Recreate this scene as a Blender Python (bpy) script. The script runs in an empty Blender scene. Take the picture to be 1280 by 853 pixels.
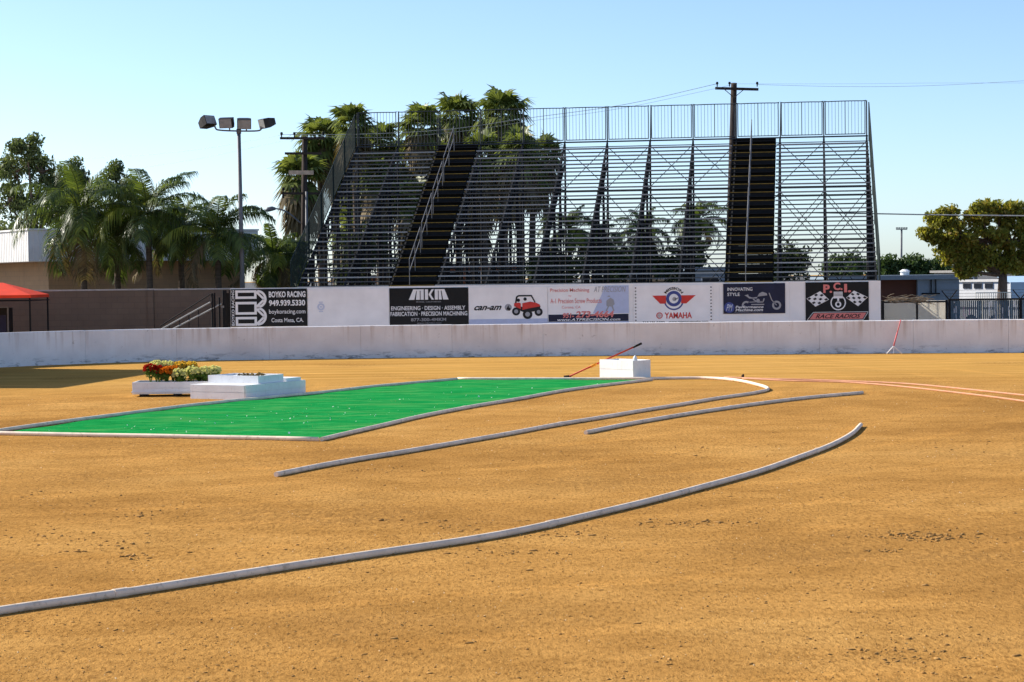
import bpy, math, random
import numpy as np
from mathutils import Vector, Matrix

random.seed(7)
rng = np.random.default_rng(7)
R = math.radians
S = bpy.context.scene
COL = S.collection

# ------------------------------------------------------------------ camera geometry
F, H = 2460.0, 2.7
PITCH, ROLL = math.atan(81.5 / F), 0.012
f0 = Vector((0, math.cos(PITCH), -math.sin(PITCH)))
u0 = Vector((0, math.sin(PITCH), math.cos(PITCH)))
r0 = Vector((1, 0, 0))
UPV = u0 * math.cos(ROLL) + r0 * math.sin(ROLL)
RGT = r0 * math.cos(ROLL) - u0 * math.sin(ROLL)
CAM = Vector((0, 0, H))

def ray(px, py):
    return f0 + RGT * ((px - 640) / F) - UPV * ((py - 426.5) / F)

def at(px, py, D):
    d = ray(px, py)
    return CAM + d * (D / d.y)

def gnd(px, py, z=0.0):
    d = ray(px, py)
    return CAM + d * ((z - H) / d.z)

# ------------------------------------------------------------------ materials
def new_mat(name):
    m = bpy.data.materials.new(name)
    m.use_nodes = True
    nt = m.node_tree
    b = nt.nodes['Principled BSDF']
    return m, nt, b

def N(nt, t, **kw):
    n = nt.nodes.new(t)
    for k, v in kw.items():
        if k in n.inputs.keys():
            n.inputs[k].default_value = v
        else:
            setattr(n, k, v)
    return n

def L(nt, a, b):
    nt.links.new(a, b)

def coords(nt, scale=(1, 1, 1), kind='Object'):
    tc = N(nt, 'ShaderNodeTexCoord')
    mp = N(nt, 'ShaderNodeMapping')
    mp.inputs['Scale'].default_value = scale
    L(nt, tc.outputs[kind], mp.inputs['Vector'])
    return mp.outputs['Vector']

def ramp(nt, fac, stops):
    r = N(nt, 'ShaderNodeValToRGB')
    el = r.color_ramp.elements
    while len(el) < len(stops):
        el.new(0.5)
    for e, (p, c) in zip(el, stops):
        e.position = p
        e.color = c if len(c) == 4 else (*c, 1)
    L(nt, fac, r.inputs['Fac'])
    return r.outputs['Color']

def mix(nt, fac, a, b, blend='MIX'):
    m = N(nt, 'ShaderNodeMix', data_type='RGBA', blend_type=blend)
    for sock, v in ((m.inputs[0], fac), (m.inputs[6], a), (m.inputs[7], b)):
        if hasattr(v, 'is_linked'):
            L(nt, v, sock)
        elif isinstance(v, (int, float)):
            sock.default_value = v
        else:
            sock.default_value = (*v, 1) if len(v) == 3 else v
    return m.outputs[2]

def noise(nt, vec, scale, detail=4, rough=0.55):
    n = N(nt, 'ShaderNodeTexNoise')
    n.inputs['Scale'].default_value = scale
    n.inputs['Detail'].default_value = detail
    n.inputs['Roughness'].default_value = rough
    L(nt, vec, n.inputs['Vector'])
    return n.outputs['Fac']

def bump(nt, b, h, strength, dist):
    bp = N(nt, 'ShaderNodeBump')
    bp.inputs['Strength'].default_value = strength
    bp.inputs['Distance'].default_value = dist
    L(nt, h, bp.inputs['Height'])
    L(nt, bp.outputs['Normal'], b.inputs['Normal'])

def simple(name, c, rough=0.6, metal=0.0, var=0.12, scale=6.0, stretch=(1, 1, 1), spec=None, bmp=0.0):
    m, nt, b = new_mat(name)
    v = coords(nt, stretch)
    n = noise(nt, v, scale)
    lo = tuple(x * (1 - var) for x in c)
    hi = tuple(min(1, x * (1 + var)) for x in c)
    L(nt, ramp(nt, n, [(0.3, lo), (0.7, hi)]), b.inputs['Base Color'])
    b.inputs['Roughness'].default_value = rough
    b.inputs['Metallic'].default_value = metal
    b.inputs['Specular IOR Level'].default_value = 0.2 if spec is None else spec
    if bmp:
        bump(nt, b, noise(nt, v, scale * 4), bmp, 0.01)
    return m

def leaf_mat(name, dark, light, transl=0.35, rough=0.5, third=None):
    m, nt, b = new_mat(name)
    g = N(nt, 'ShaderNodeNewGeometry')
    v = coords(nt)
    n = noise(nt, v, 0.9, 3)
    stops = [(0.0, dark), (0.75, light)]
    if third:
        stops = [(0.0, dark), (0.62, light), (0.9, third)]
    mth = N(nt, 'ShaderNodeMath', operation='MULTIPLY_ADD')
    L(nt, n, mth.inputs[0]); mth.inputs[1].default_value = 0.9
    sub = N(nt, 'ShaderNodeMath', operation='MULTIPLY_ADD')
    L(nt, g.outputs['Random Per Island'], sub.inputs[0]); sub.inputs[1].default_value = 0.6; sub.inputs[2].default_value = -0.25
    L(nt, sub.outputs[0], mth.inputs[2])
    c = ramp(nt, mth.outputs[0], stops)
    L(nt, c, b.inputs['Base Color'])
    b.inputs['Roughness'].default_value = rough
    b.inputs['Specular IOR Level'].default_value = 0.4 if 'frond' in name else 0.25
    t = N(nt, 'ShaderNodeBsdfTranslucent')
    c2 = mix(nt, 1.0, c, (1.0, 1.0, 0.55), 'MULTIPLY')
    L(nt, c2, t.inputs['Color'])
    ms = N(nt, 'ShaderNodeMixShader')
    ms.inputs[0].default_value = transl
    L(nt, b.outputs[0], ms.inputs[1]); L(nt, t.outputs[0], ms.inputs[2])
    L(nt, ms.outputs[0], nt.nodes['Material Output'].inputs['Surface'])
    return m

M = {}
def dirt_mat():
    m, nt, b = new_mat('dirt')
    v = coords(nt)
    vs = coords(nt, (0.45, 0.55, 1.0))
    vf = coords(nt, (1.0, 0.3, 1.0))
    vt = coords(nt, (0.06, 1.6, 1.0))
    big = noise(nt, vs, 0.35, 5, 0.6)
    med = noise(nt, vs, 2.2, 5, 0.65)
    fine = noise(nt, vf, 26, 5, 0.8)
    strk = noise(nt, vt, 1.3, 4, 0.6)
    c = ramp(nt, big, [(0.28, (0.355, 0.175, 0.048)), (0.50, (0.485, 0.250, 0.070)), (0.72, (0.565, 0.310, 0.095))])
    c = mix(nt, 0.75, c, ramp(nt, med, [(0.36, (0.76, 0.73, 0.69)), (0.60, (1.05, 1.05, 1.05))]), 'MULTIPLY')
    c = mix(nt, 0.9, c, ramp(nt, fine, [(0.32, (0.42, 0.38, 0.34)), (0.49, (1.0, 1.0, 1.0)), (0.68, (1.32, 1.32, 1.28))]), 'MULTIPLY')
    # wheel-combed racing line near the wall, in long streaks
    sep = N(nt, 'ShaderNodeSeparateXYZ')
    L(nt, v, sep.inputs[0])
    rg = N(nt, 'ShaderNodeMapRange')
    rg.inputs['From Min'].default_value = 44; rg.inputs['From Max'].default_value = 54
    L(nt, sep.outputs['Y'], rg.inputs['Value'])
    cs = ramp(nt, strk, [(0.36, (0.45, 0.235, 0.055)), (0.5, (0.57, 0.315, 0.080)), (0.60, (0.64, 0.37, 0.11))])
    c = mix(nt, rg.outputs['Result'], c, mix(nt, 0.75, c, cs))
    # crumbly patches of darker, rougher soil
    pm = ramp(nt, noise(nt, vs, 0.55, 4, 0.6), [(0.52, (0, 0, 0)), (0.66, (1, 1, 1))])
    cr = ramp(nt, noise(nt, vf, 12, 5, 0.85), [(0.44, (0, 0, 0)), (0.56, (1, 1, 1))])
    pmul = mix(nt, 1.0, pm, cr, 'MULTIPLY')
    c = mix(nt, pmul, c, mix(nt, 0.55, c, (0.22, 0.11, 0.035)))
    # faint curved tyre marks
    wv = N(nt, 'ShaderNodeTexWave', wave_type='RINGS', rings_direction='Z')
    wv.inputs['Scale'].default_value = 0.16; wv.inputs['Distortion'].default_value = 9.0; wv.inputs['Detail'].default_value = 3; wv.inputs['Detail Scale'].default_value = 0.25
    mpw = N(nt, 'ShaderNodeMapping'); mpw.inputs['Location'].default_value = (14, -48, 0); L(nt, v, mpw.inputs['Vector']); L(nt, mpw.outputs[0], wv.inputs['Vector'])
    tm = mix(nt, 1.0, ramp(nt, wv.outputs['Fac'], [(0.88, (0, 0, 0)), (0.97, (0.55, 0.55, 0.55))]), ramp(nt, noise(nt, vs, 0.8, 4), [(0.42, (0, 0, 0)), (0.6, (1, 1, 1))]), 'MULTIPLY')
    c = mix(nt, tm, c, mix(nt, 1.0, c, (1.22, 1.2, 1.15), 'MULTIPLY'))
    # dark clumps where the noise runs high
    dk = noise(nt, vf, 5.0, 6, 0.78)
    c = mix(nt, ramp(nt, dk, [(0.62, (0, 0, 0)), (0.70, (0.75, 0.75, 0.75))]), c, (0.24, 0.125, 0.038))
    L(nt, c, b.inputs['Base Color'])
    b.inputs['Roughness'].default_value = 0.95
    b.inputs['Specular IOR Level'].default_value = 0.0
    h = mix(nt, 0.5, noise(nt, v, 14, 6, 0.75), noise(nt, v, 60, 3, 0.7))
    bump(nt, b, h, 0.9, 0.035)
    return m

def concrete_wall_mat():
    m, nt, b = new_mat('crash_wall_paint')
    v = coords(nt)
    vs = coords(nt, (3.0, 3.0, 0.16))
    vb = coords(nt, (0.8, 0.8, 3.0))
    base = ramp(nt, noise(nt, v, 0.9, 5), [(0.35, (0.76, 0.72, 0.70)), (0.65, (0.88, 0.85, 0.83))])
    drips = ramp(nt, noise(nt, vs, 1.6, 5, 0.6), [(0.52, (0, 0, 0)), (0.70, (0.65, 0.65, 0.65))])
    sep = N(nt, 'ShaderNodeSeparateXYZ'); L(nt, v, sep.inputs[0])
    up = N(nt, 'ShaderNodeMapRange'); up.inputs['From Min'].default_value = 0.35; up.inputs['From Max'].default_value = 1.05
    L(nt, sep.outputs['Z'], up.inputs['Value'])
    dm = N(nt, 'ShaderNodeMath', operation='MULTIPLY'); L(nt, drips, dm.inputs[0]); L(nt, up.outputs['Result'], dm.inputs[1])
    c = mix(nt, dm.outputs[0], base, (0.42, 0.30, 0.22))
    c = mix(nt, ramp(nt, noise(nt, v, 5, 6, 0.75), [(0.63, (0, 0, 0)), (0.71, (0.7, 0.7, 0.7))]), c, (0.36, 0.31, 0.28))
    lo = N(nt, 'ShaderNodeMapRange'); lo.inputs['From Min'].default_value = 0.30; lo.inputs['From Max'].default_value = 0.0
    L(nt, sep.outputs['Z'], lo.inputs['Value'])
    sc = ramp(nt, noise(nt, vb, 2.2, 6, 0.75), [(0.51, (0, 0, 0)), (0.63, (0.9, 0.9, 0.9))])
    sm = N(nt, 'ShaderNodeMath', operation='MULTIPLY'); L(nt, sc, sm.inputs[0]); L(nt, lo.outputs['Result'], sm.inputs[1])
    c = mix(nt, sm.outputs[0], c, (0.07, 0.06, 0.055))
    L(nt, c, b.inputs['Base Color'])
    b.inputs['Roughness'].default_value = 0.75
    bump(nt, b, noise(nt, v, 9, 6), 0.3, 0.02)
    return m

def carpet_mat():
    m, nt, b = new_mat('artificial_turf')
    v = coords(nt)
    vs = coords(nt, (0.5, 1.6, 1))
    c = ramp(nt, noise(nt, vs, 2.2, 5, 0.6), [(0.34, (0.008, 0.24, 0.050)), (0.6, (0.020, 0.34, 0.080)), (0.8, (0.05, 0.40, 0.11))])
    c = mix(nt, 0.6, c, ramp(nt, noise(nt, v, 45, 3, 0.7), [(0.35, (0.6, 0.66, 0.6)), (0.65, (1.15, 1.15, 1.15))]), 'MULTIPLY')
    c = mix(nt, ramp(nt, noise(nt, vs, 1.1, 6, 0.75), [(0.48, (0, 0, 0)), (0.72, (0.42, 0.42, 0.42))]), c, (0.22, 0.32, 0.10))
    sp_ = N(nt, 'ShaderNodeSeparateXYZ'); L(nt, v, sp_.inputs[0])
    fr = N(nt, 'ShaderNodeMath', operation='PINGPONG'); L(nt, sp_.outputs['Y'], fr.inputs[0]); fr.inputs[1].default_value = 0.92
    c = mix(nt, ramp(nt, fr.outputs[0], [(0.0, (0.35, 0.35, 0.35)), (0.03, (0, 0, 0))]), c, (0.01, 0.12, 0.03))
    L(nt, c, b.inputs['Base Color'])
    b.inputs['Roughness'].default_value = 0.8
    b.inputs['Specular IOR Level'].default_value = 0.0
    bump(nt, b, noise(nt, v, 90, 3, 0.7), 0.9, 0.02)
    return m

def block_mat(name, c1, c2, mort, scale=1.0):
    m, nt, b = new_mat(name)
    tc = N(nt, 'ShaderNodeTexCoord')
    sp = N(nt, 'ShaderNodeSeparateXYZ'); L(nt, tc.outputs['Object'], sp.inputs[0])
    ad = N(nt, 'ShaderNodeMath', operation='ADD'); L(nt, sp.outputs['X'], ad.inputs[0]); L(nt, sp.outputs['Y'], ad.inputs[1])
    cb = N(nt, 'ShaderNodeCombineXYZ'); L(nt, ad.outputs[0], cb.inputs['X']); L(nt, sp.outputs['Z'], cb.inputs['Y'])
    br = N(nt, 'ShaderNodeTexBrick')
    br.inputs['Color1'].default_value = (*c1, 1); br.inputs['Color2'].default_value = (*c2, 1); br.inputs['Mortar'].default_value = (*mort, 1)
    br.inputs['Scale'].default_value = scale
    br.inputs['Brick Width'].default_value = 0.42; br.inputs['Row Height'].default_value = 0.21
    br.inputs['Mortar Size'].default_value = 0.008
    L(nt, cb.outputs[0], br.inputs['Vector'])
    n = noise(nt, tc.outputs['Object'], 1.3, 5)
    c = mix(nt, 0.5, br.outputs['Color'], ramp(nt, n, [(0.3, (0.75, 0.75, 0.75)), (0.7, (1.15, 1.15, 1.15))]), 'MULTIPLY')
    L(nt, c, b.inputs['Base Color'])
    b.inputs['Roughness'].default_value = 0.9
    return m

def pipe_mat(name, c):
    m, nt, b = new_mat(name)
    v = coords(nt)
    col = ramp(nt, noise(nt, v, 2.5, 5, 0.65), [(0.35, tuple(x * 0.8 for x in c)), (0.62, c)])
    sep = N(nt, 'ShaderNodeSeparateXYZ'); L(nt, v, sep.inputs[0])
    dirt = ramp(nt, noise(nt, v, 11, 5, 0.7), [(0.55, (0, 0, 0)), (0.70, (0.6, 0.6, 0.6))])
    col = mix(nt, dirt, col, (0.38, 0.27, 0.16))
    L(nt, col, b.inputs['Base Color'])
    b.inputs['Specular IOR Level'].default_value = 0.15
    b.inputs['Roughness'].default_value = 0.6
    return m

M['dirt'] = dirt_mat()
M['wallpaint'] = concrete_wall_mat()
M['carpet'] = carpet_mat()
M['pipe'] = pipe_mat('pvc', (0.96, 0.77, 0.58))
def grit_mat():
    m, nt, b = new_mat('grit')
    g_ = N(nt, 'ShaderNodeNewGeometry')
    L(nt, ramp(nt, g_.outputs['Random Per Island'], [(0.0, (0.13, 0.065, 0.022)), (0.5, (0.36, 0.19, 0.055)), (0.93, (0.50, 0.30, 0.10)), (1.0, (0.78, 0.62, 0.40))]), b.inputs['Base Color'])
    b.inputs['Roughness'].default_value = 0.95
    b.inputs['Specular IOR Level'].default_value = 0.0
    return m
M['grit'] = grit_mat()
M['asphalt'] = simple('asphalt', (0.10, 0.095, 0.09), 0.9, var=0.25, scale=2)
M['clod'] = simple('clod_soil', (0.35, 0.19, 0.058), 0.95, var=0.4, scale=5)
M['white'] = simple('white_paint', (0.80, 0.80, 0.80), 0.5, var=0.06, scale=3)
def weathered():
    m, nt, b = new_mat('white_weathered_paint')
    v = coords(nt); vz = coords(nt, (4, 4, 1.0))
    c = ramp(nt, noise(nt, v, 2.5, 5), [(0.35, (0.76, 0.75, 0.74)), (0.6, (0.84, 0.835, 0.82))])
    c = mix(nt, ramp(nt, noise(nt, v, 9, 6, 0.8), [(0.60, (0, 0, 0)), (0.70, (0.7, 0.7, 0.7))]), c, (0.52, 0.42, 0.32))
    c = mix(nt, ramp(nt, noise(nt, vz, 6, 5, 0.7), [(0.58, (0, 0, 0)), (0.72, (0.5, 0.5, 0.5))]), c, (0.50, 0.42, 0.35))
    L(nt, c, b.inputs['Base Color']); b.inputs['Roughness'].default_value = 0.6; b.inputs['Specular IOR Level'].default_value = 0.25
    return m
M['white_weathered'] = weathered()
M['board'] = simple('white_board', (0.88, 0.86, 0.84), 0.55, var=0.06, scale=1.2)
M['vinyl'] = simple('vinyl_white', (0.88, 0.86, 0.85), 0.45, var=0.07, scale=1.4, bmp=0.25)
M['black'] = simple('vinyl_black', (0.008, 0.008, 0.009), 0.45, var=0.2)
M['navy'] = simple('vinyl_navy', (0.016, 0.018, 0.045), 0.45, var=0.3, scale=2)
M['letter_w'] = simple('print_white', (0.80, 0.80, 0.80), 0.5, var=0.02)
M['letter_g'] = simple('print_grey', (0.34, 0.34, 0.36), 0.5, var=0.05)
M['letter_b'] = simple('print_black', (0.02, 0.02, 0.022), 0.5, var=0.1)
M['letter_r'] = simple('print_red', (0.62, 0.05, 0.04), 0.5, var=0.1)
M['letter_p'] = simple('print_pink', (0.72, 0.22, 0.20), 0.5, var=0.05)
M['letter_blue'] = simple('print_blue', (0.06, 0.08, 0.26), 0.5, var=0.1)
M['pale_blue'] = simple('print_pale_blue', (0.47, 0.53, 0.72), 0.5, var=0.05)
M['faint_blue'] = simple('print_faint_blue', (0.58, 0.62, 0.75), 0.5, var=0.05)
M['alu'] = simple('aluminium', (0.34, 0.335, 0.33), 0.55, 0.3, var=0.12, scale=1.2, stretch=(0.3, 4, 4))
M['alu_dull'] = simple('aluminium_dull', (0.085, 0.085, 0.085), 0.7, 0.0, var=0.2, scale=2)
M['steel'] = simple('steel_dark', (0.012, 0.012, 0.013), 0.8, 0.0, var=0.3, scale=3)
M['guard'] = simple('guard_steel', (0.035, 0.042, 0.05), 0.7, 0.0, var=0.2, scale=3)
M['greenmesh'] = simple('green_mesh', (0.010, 0.020, 0.019), 0.7, var=0.3, scale=5)
M['stepblack'] = simple('step_black', (0.010, 0.010, 0.011), 0.7, var=0.3)
M['yellow'] = simple('step_yellow', (0.26, 0.165, 0.035), 0.6, var=0.3, scale=5)
M['wood'] = simple('creosote_wood', (0.045, 0.032, 0.025), 0.9, var=0.35, scale=5, stretch=(3, 3, 0.3))
M['palewood'] = simple('pale_wood', (0.50, 0.36, 0.25), 0.8, var=0.2, scale=5)
M['wire'] = simple('wire_black', (0.06, 0.06, 0.065), 0.5, var=0.1)
M['wire_lit'] = simple('wire_grey', (0.42, 0.42, 0.40), 0.5, 0.3, var=0.1)
M['galv'] = simple('galvanised', (0.16, 0.16, 0.165), 0.6, 0.3, var=0.2, scale=3)
M['lamp'] = simple('lamp_bronze', (0.035, 0.031, 0.028), 0.5, 0.3, var=0.25, scale=5)
M['glass'] = simple('lamp_glass', (0.30, 0.30, 0.29), 0.15, var=0.2)
M['tan'] = block_mat('tan_block', (0.42, 0.25, 0.125), (0.39, 0.235, 0.12), (0.32, 0.20, 0.11))
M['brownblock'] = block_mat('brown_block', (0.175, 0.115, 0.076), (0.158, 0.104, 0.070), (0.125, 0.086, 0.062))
M['blockcap'] = simple('block_cap', (0.42, 0.37, 0.33), 0.9, var=0.15)
M['fascia'] = simple('fascia', (0.80, 0.77, 0.72), 0.6, var=0.06, scale=2)
M['red_canvas'] = simple('red_canvas', (0.72, 0.055, 0.02), 0.7, var=0.1, scale=2)
M['bark'] = simple('bark', (0.13, 0.09, 0.065), 0.95, var=0.35, scale=8, stretch=(2, 2, 0.5))
M['palmbark'] = simple('palm_bark', (0.105, 0.078, 0.055), 0.95, var=0.35, scale=3, stretch=(1, 1, 6))
M['orange_wall'] = block_mat('orange_brick', (0.60, 0.20, 0.09), (0.55, 0.18, 0.08), (0.48, 0.18, 0.10))
M['tanwall'] = simple('tan_wall', (0.52, 0.33, 0.18), 0.9, var=0.12)
M['rooftile'] = simple('roof_grey', (0.20, 0.19, 0.18), 0.9, var=0.2)
M['window'] = simple('window_dark', (0.03, 0.035, 0.045), 0.12, var=0.2)
M['bluegrey'] = simple('blue_grey_siding', (0.25, 0.31, 0.38), 0.7, var=0.08, scale=2)
M['brownpaint'] = block_mat('brown_brick', (0.12, 0.045, 0.03), (0.11, 0.04, 0.028), (0.10, 0.045, 0.03))
M['roofblue'] = simple('roof_blue_grey', (0.24, 0.30, 0.36), 0.7, var=0.1)
M['cream'] = simple('cream_slats', (0.82, 0.76, 0.62), 0.8, var=0.08, scale=2)
M['slatblue'] = simple('slat_blue', (0.05, 0.085, 0.12), 0.7, var=0.25, scale=4)
M['slatlight'] = simple('slat_light', (0.50, 0.54, 0.60), 0.7, var=0.15, scale=9)
M['slatpurple'] = simple('slat_purple', (0.22, 0.10, 0.22), 0.7, var=0.3, scale=9)
M['tarp'] = simple('pale_blue_tarp', (0.40, 0.55, 0.72), 0.6, var=0.05)
M['twig'] = simple('dry_twig', (0.28, 0.22, 0.15), 0.9, var=0.3)
M['orangehose'] = simple('orange_hose', (0.56, 0.27, 0.15), 0.6, var=0.12)
M['redpole'] = simple('red_handle', (0.62, 0.07, 0.03), 0.5, var=0.15)
M['pinkpole'] = simple('pink_handle', (0.66, 0.16, 0.15), 0.5, var=0.15)
M['orangetag'] = simple('orange_sleeve', (0.80, 0.28, 0.02), 0.6, var=0.1)
M['soil'] = simple('soil', (0.06, 0.04, 0.028), 0.95, var=0.3)
M['flake'] = simple('white_flake', (0.85, 0.88, 0.85), 0.4, var=0.02)
M['tree_l'] = leaf_mat('leaf_dark', (0.022, 0.045, 0.016), (0.17, 0.205, 0.075), 0.42)
M['tree_r'] = leaf_mat('leaf_olive', (0.055, 0.07, 0.014), (0.38, 0.37, 0.06), 0.5, third=(0.36, 0.22, 0.05))
M['tree_far'] = leaf_mat('leaf_far', (0.03, 0.055, 0.015), (0.085, 0.13, 0.035), 0.30)
M['bushdark'] = leaf_mat('leaf_bush', (0.014, 0.026, 0.010), (0.06, 0.08, 0.022), 0.25)
M['frond'] = leaf_mat('frond_green', (0.014, 0.036, 0.008), (0.135, 0.180, 0.040), 0.42, 0.38)
M['frondb'] = leaf_mat('frond_bright', (0.09, 0.14, 0.015), (0.30, 0.33, 0.05), 0.5, 0.4)
M['fan'] = leaf_mat('fan_green', (0.032, 0.058, 0.013), (0.25, 0.29, 0.08), 0.48, 0.4)
M['fandead'] = leaf_mat('fan_dead', (0.045, 0.036, 0.018), (0.20, 0.150, 0.075), 0.25, 0.8)
M['mumleaf'] = leaf_mat('mum_leaf', (0.06, 0.11, 0.015), (0.16, 0.26, 0.04), 0.4)
for nm, c in (('red', (0.50, 0.018, 0.010)), ('orange', (0.88, 0.28, 0.02)), ('yellow', (0.90, 0.62, 0.10)), ('cream', (0.88, 0.85, 0.48))):
    M['mum_' + nm] = leaf_mat('mum_' + nm, tuple(x * 0.8 for x in c), c, 0.45, 0.7)

# ------------------------------------------------------------------ object helpers
ORG = {}

def put(o, label=None, cat=None, group=None, kind=None):
    if label: o['label'] = label
    if cat: o['category'] = cat
    if group: o['group'] = group
    if kind: o['kind'] = kind
    return o

def thing(name, label, cat, loc=(0, 0, 0), rz=0.0, group=None):
    o = bpy.data.objects.new(name, None)
    o.empty_display_size = 0.2
    COL.objects.link(o)
    o.location = loc
    o.rotation_euler = (0, 0, rz)
    ORG[o.name] = Vector(loc) if rz == 0 else Vector((0, 0, 0))
    return put(o, label, cat, group)

def link_mesh(name, me, mat, parent=None):
    o = bpy.data.objects.new(name, me)
    COL.objects.link(o)
    if mat: me.materials.append(M[mat] if isinstance(mat, str) else mat)
    if parent is not None:
        o.parent = parent
        ORG[o.name] = ORG.get(parent.name, Vector((0, 0, 0)))
    return o

class MB:
    def __init__(s):
        s.v = []; s.f = []
    def add(s, vs, fs):
        n = len(s.v)
        s.v.extend(Vector(p) for p in vs)
        s.f.extend(tuple(i + n for i in f) for f in fs)
        return s
    def box(s, x0, x1, y0, y1, z0, z1):
        return s.add([(x0, y0, z0), (x1, y0, z0), (x1, y1, z0), (x0, y1, z0), (x0, y0, z1), (x1, y0, z1), (x1, y1, z1), (x0, y1, z1)],
                     [(0, 3, 2, 1), (4, 5, 6, 7), (0, 1, 5, 4), (1, 2, 6, 5), (2, 3, 7, 6), (3, 0, 4, 7)])
    def obox(s, o, e1, e2, e3):
        o, e1, e2, e3 = map(Vector, (o, e1, e2, e3))
        p = [o, o + e1, o + e1 + e2, o + e2]
        return s.add(p + [q + e3 for q in p], [(0, 3, 2, 1), (4, 5, 6, 7), (0, 1, 5, 4), (1, 2, 6, 5), (2, 3, 7, 6), (3, 0, 4, 7)])
    def bar(s, a, b, w, h=None):
        a, b = Vector(a), Vector(b)
        h = h or w
        d = (b - a).normalized()
        ref = Vector((0, 0, 1)) if abs(d.z) < 0.95 else Vector((1, 0, 0))
        x = d.cross(ref).normalized() * (w / 2)
        y = x.cross(d).normalized() * (h / 2)
        return s.obox(a - x - y, 2 * x, 2 * y, b - a)
    def tube(s, pts, rad, n=8, caps=True):
        pts = [Vector(p) for p in pts]
        if not hasattr(rad, '__len__'): rad = [rad] * len(pts)
        base = len(s.v)
        prev = None
        for i, p in enumerate(pts):
            d = (pts[min(i + 1, len(pts) - 1)] - pts[max(i - 1, 0)]).normalized()
            ref = prev if prev is not None else (Vector((0, 0, 1)) if abs(d.z) < 0.9 else Vector((1, 0, 0)))
            x = (ref - d * ref.dot(d)).normalized()
            prev = x
            y = d.cross(x)
            for k in range(n):
                a = 2 * math.pi * k / n
                s.v.append(p + (x * math.cos(a) + y * math.sin(a)) * rad[i])
        for i in range(len(pts) - 1):
            for k in range(n):
                a, b = base + i * n + k, base + i * n + (k + 1) % n
                s.f.append((a, b, b + n, a + n))
        if caps:
            s.f.append(tuple(base + k for k in reversed(range(n))))
            s.f.append(tuple(base + (len(pts) - 1) * n + k for k in range(n)))
        return s
    def build(s, name, mat, parent=None, smooth=False):
        o = ORG.get(parent.name, Vector((0, 0, 0))) if parent is not None else Vector((0, 0, 0))
        me = bpy.data.meshes.new(name)
        me.from_pydata([tuple(p - o) for p in s.v], [], s.f)
        me.update()
        if smooth:
            me.polygons.foreach_set('use_smooth', [len(q) < 5 for q in s.f])
        return link_mesh(name, me, mat, parent)

def np_build(name, V, Fq, mat, parent=None):
    V = np.asarray(V, dtype=np.float32).reshape(-1, 3)
    Fq = np.asarray(Fq, dtype=np.int32)
    o = ORG.get(parent.name, Vector((0, 0, 0))) if parent is not None else Vector((0, 0, 0))
    V = V - np.array(o, dtype=np.float32)
    k = Fq.shape[1]
    me = bpy.data.meshes.new(name)
    me.vertices.add(len(V)); me.vertices.foreach_set('co', V.ravel())
    me.loops.add(Fq.size); me.loops.foreach_set('vertex_index', Fq.ravel())
    me.polygons.add(len(Fq)); me.polygons.foreach_set('loop_start', np.arange(0, Fq.size, k, dtype=np.int32))
    me.update(calc_edges=True)
    me.validate()
    return link_mesh(name, me, mat, parent)

def catmull(pts, seg=8):
    pts = [Vector(p) for p in pts]
    P = [pts[0] * 2 - pts[1]] + pts + [pts[-1] * 2 - pts[-2]]
    out = []
    for i in range(1, len(P) - 2):
        a, b, c, d = P[i - 1], P[i], P[i + 1], P[i + 2]
        for j in range(seg):
            t = j / seg
            out.append(0.5 * ((2 * b) + (c - a) * t + (2 * a - 5 * b + 4 * c - d) * t * t + (3 * b - a - 3 * c + d) * t ** 3))
    out.append(pts[-1])
    return out

def copy_tree(o, parent=None):
    c = o.copy(); COL.objects.link(c); c.parent = parent
    for ch in list(o.children): copy_tree(ch, c)
    return c

# ------------------------------------------------------------------ world, sun, camera
SUN_EL, SUN_DIR = R(33), Vector((-0.91, 0.41))
w = bpy.data.worlds.new('World'); S.world = w; w.use_nodes = True
wn = w.node_tree
sky = wn.nodes.new('ShaderNodeTexSky'); sky.sky_type = 'NISHITA'; sky.sun_disc = False
sky.sun_elevation = SUN_EL
sky.sun_rotation = math.atan2(SUN_DIR.x, SUN_DIR.y)
sky.altitude = 0; sky.air_density = 0.7; sky.dust_density = 0.6; sky.ozone_density = 3.6
bg = wn.nodes['Background']
wn.links.new(sky.outputs[0], bg.inputs[0])
bg.inputs[1].default_value = 0.118
sun = bpy.data.lights.new('Sun', 'SUN'); sun.energy = 4.4; sun.angle = R(0.53); sun.color = (1.0, 0.94, 0.84)
so = bpy.data.objects.new('Sun', sun); COL.objects.link(so)
sd = Vector((SUN_DIR.x, SUN_DIR.y, 0)).normalized() * math.cos(SUN_EL) + Vector((0, 0, math.sin(SUN_EL)))
so.rotation_euler = sd.to_track_quat('Z', 'Y').to_euler()
so.location = (-30, 40, 60)
cam = bpy.data.cameras.new('Camera'); cam.sensor_width = 36; cam.lens = 36 * F / 1280
cam.clip_end = 5000; cam.clip_start = 0.1
co = bpy.data.objects.new('Camera', cam); COL.objects.link(co)
m3 = Matrix((RGT, UPV, -f0)).transposed()
co.matrix_world = Matrix.Translation(CAM) @ m3.to_4x4()
S.camera = co
S.view_settings.view_transform = 'Standard'; S.view_settings.look = 'None'
S.view_settings.exposure = 0.80; S.view_settings.gamma = 1
S.cycles.max_bounces = 6
S.cycles.transparent_max_bounces = 4

# ------------------------------------------------------------------ ground
def gh(x, y):
    a = 0.010 * np.sin(x * 0.45 + 0.7 * np.sin(y * 0.25)) * np.sin(y * 0.31 + 1.3) + 0.003 * np.sin(x * 1.9 + y * 0.9) * np.sin(x * 0.8 - y * 0.5)
    fade = np.clip((56 - y) / 8, 0, 1)
    return a * fade

def gz(x, y):
    return float(gh(np.float64(x), np.float64(y)))

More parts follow.
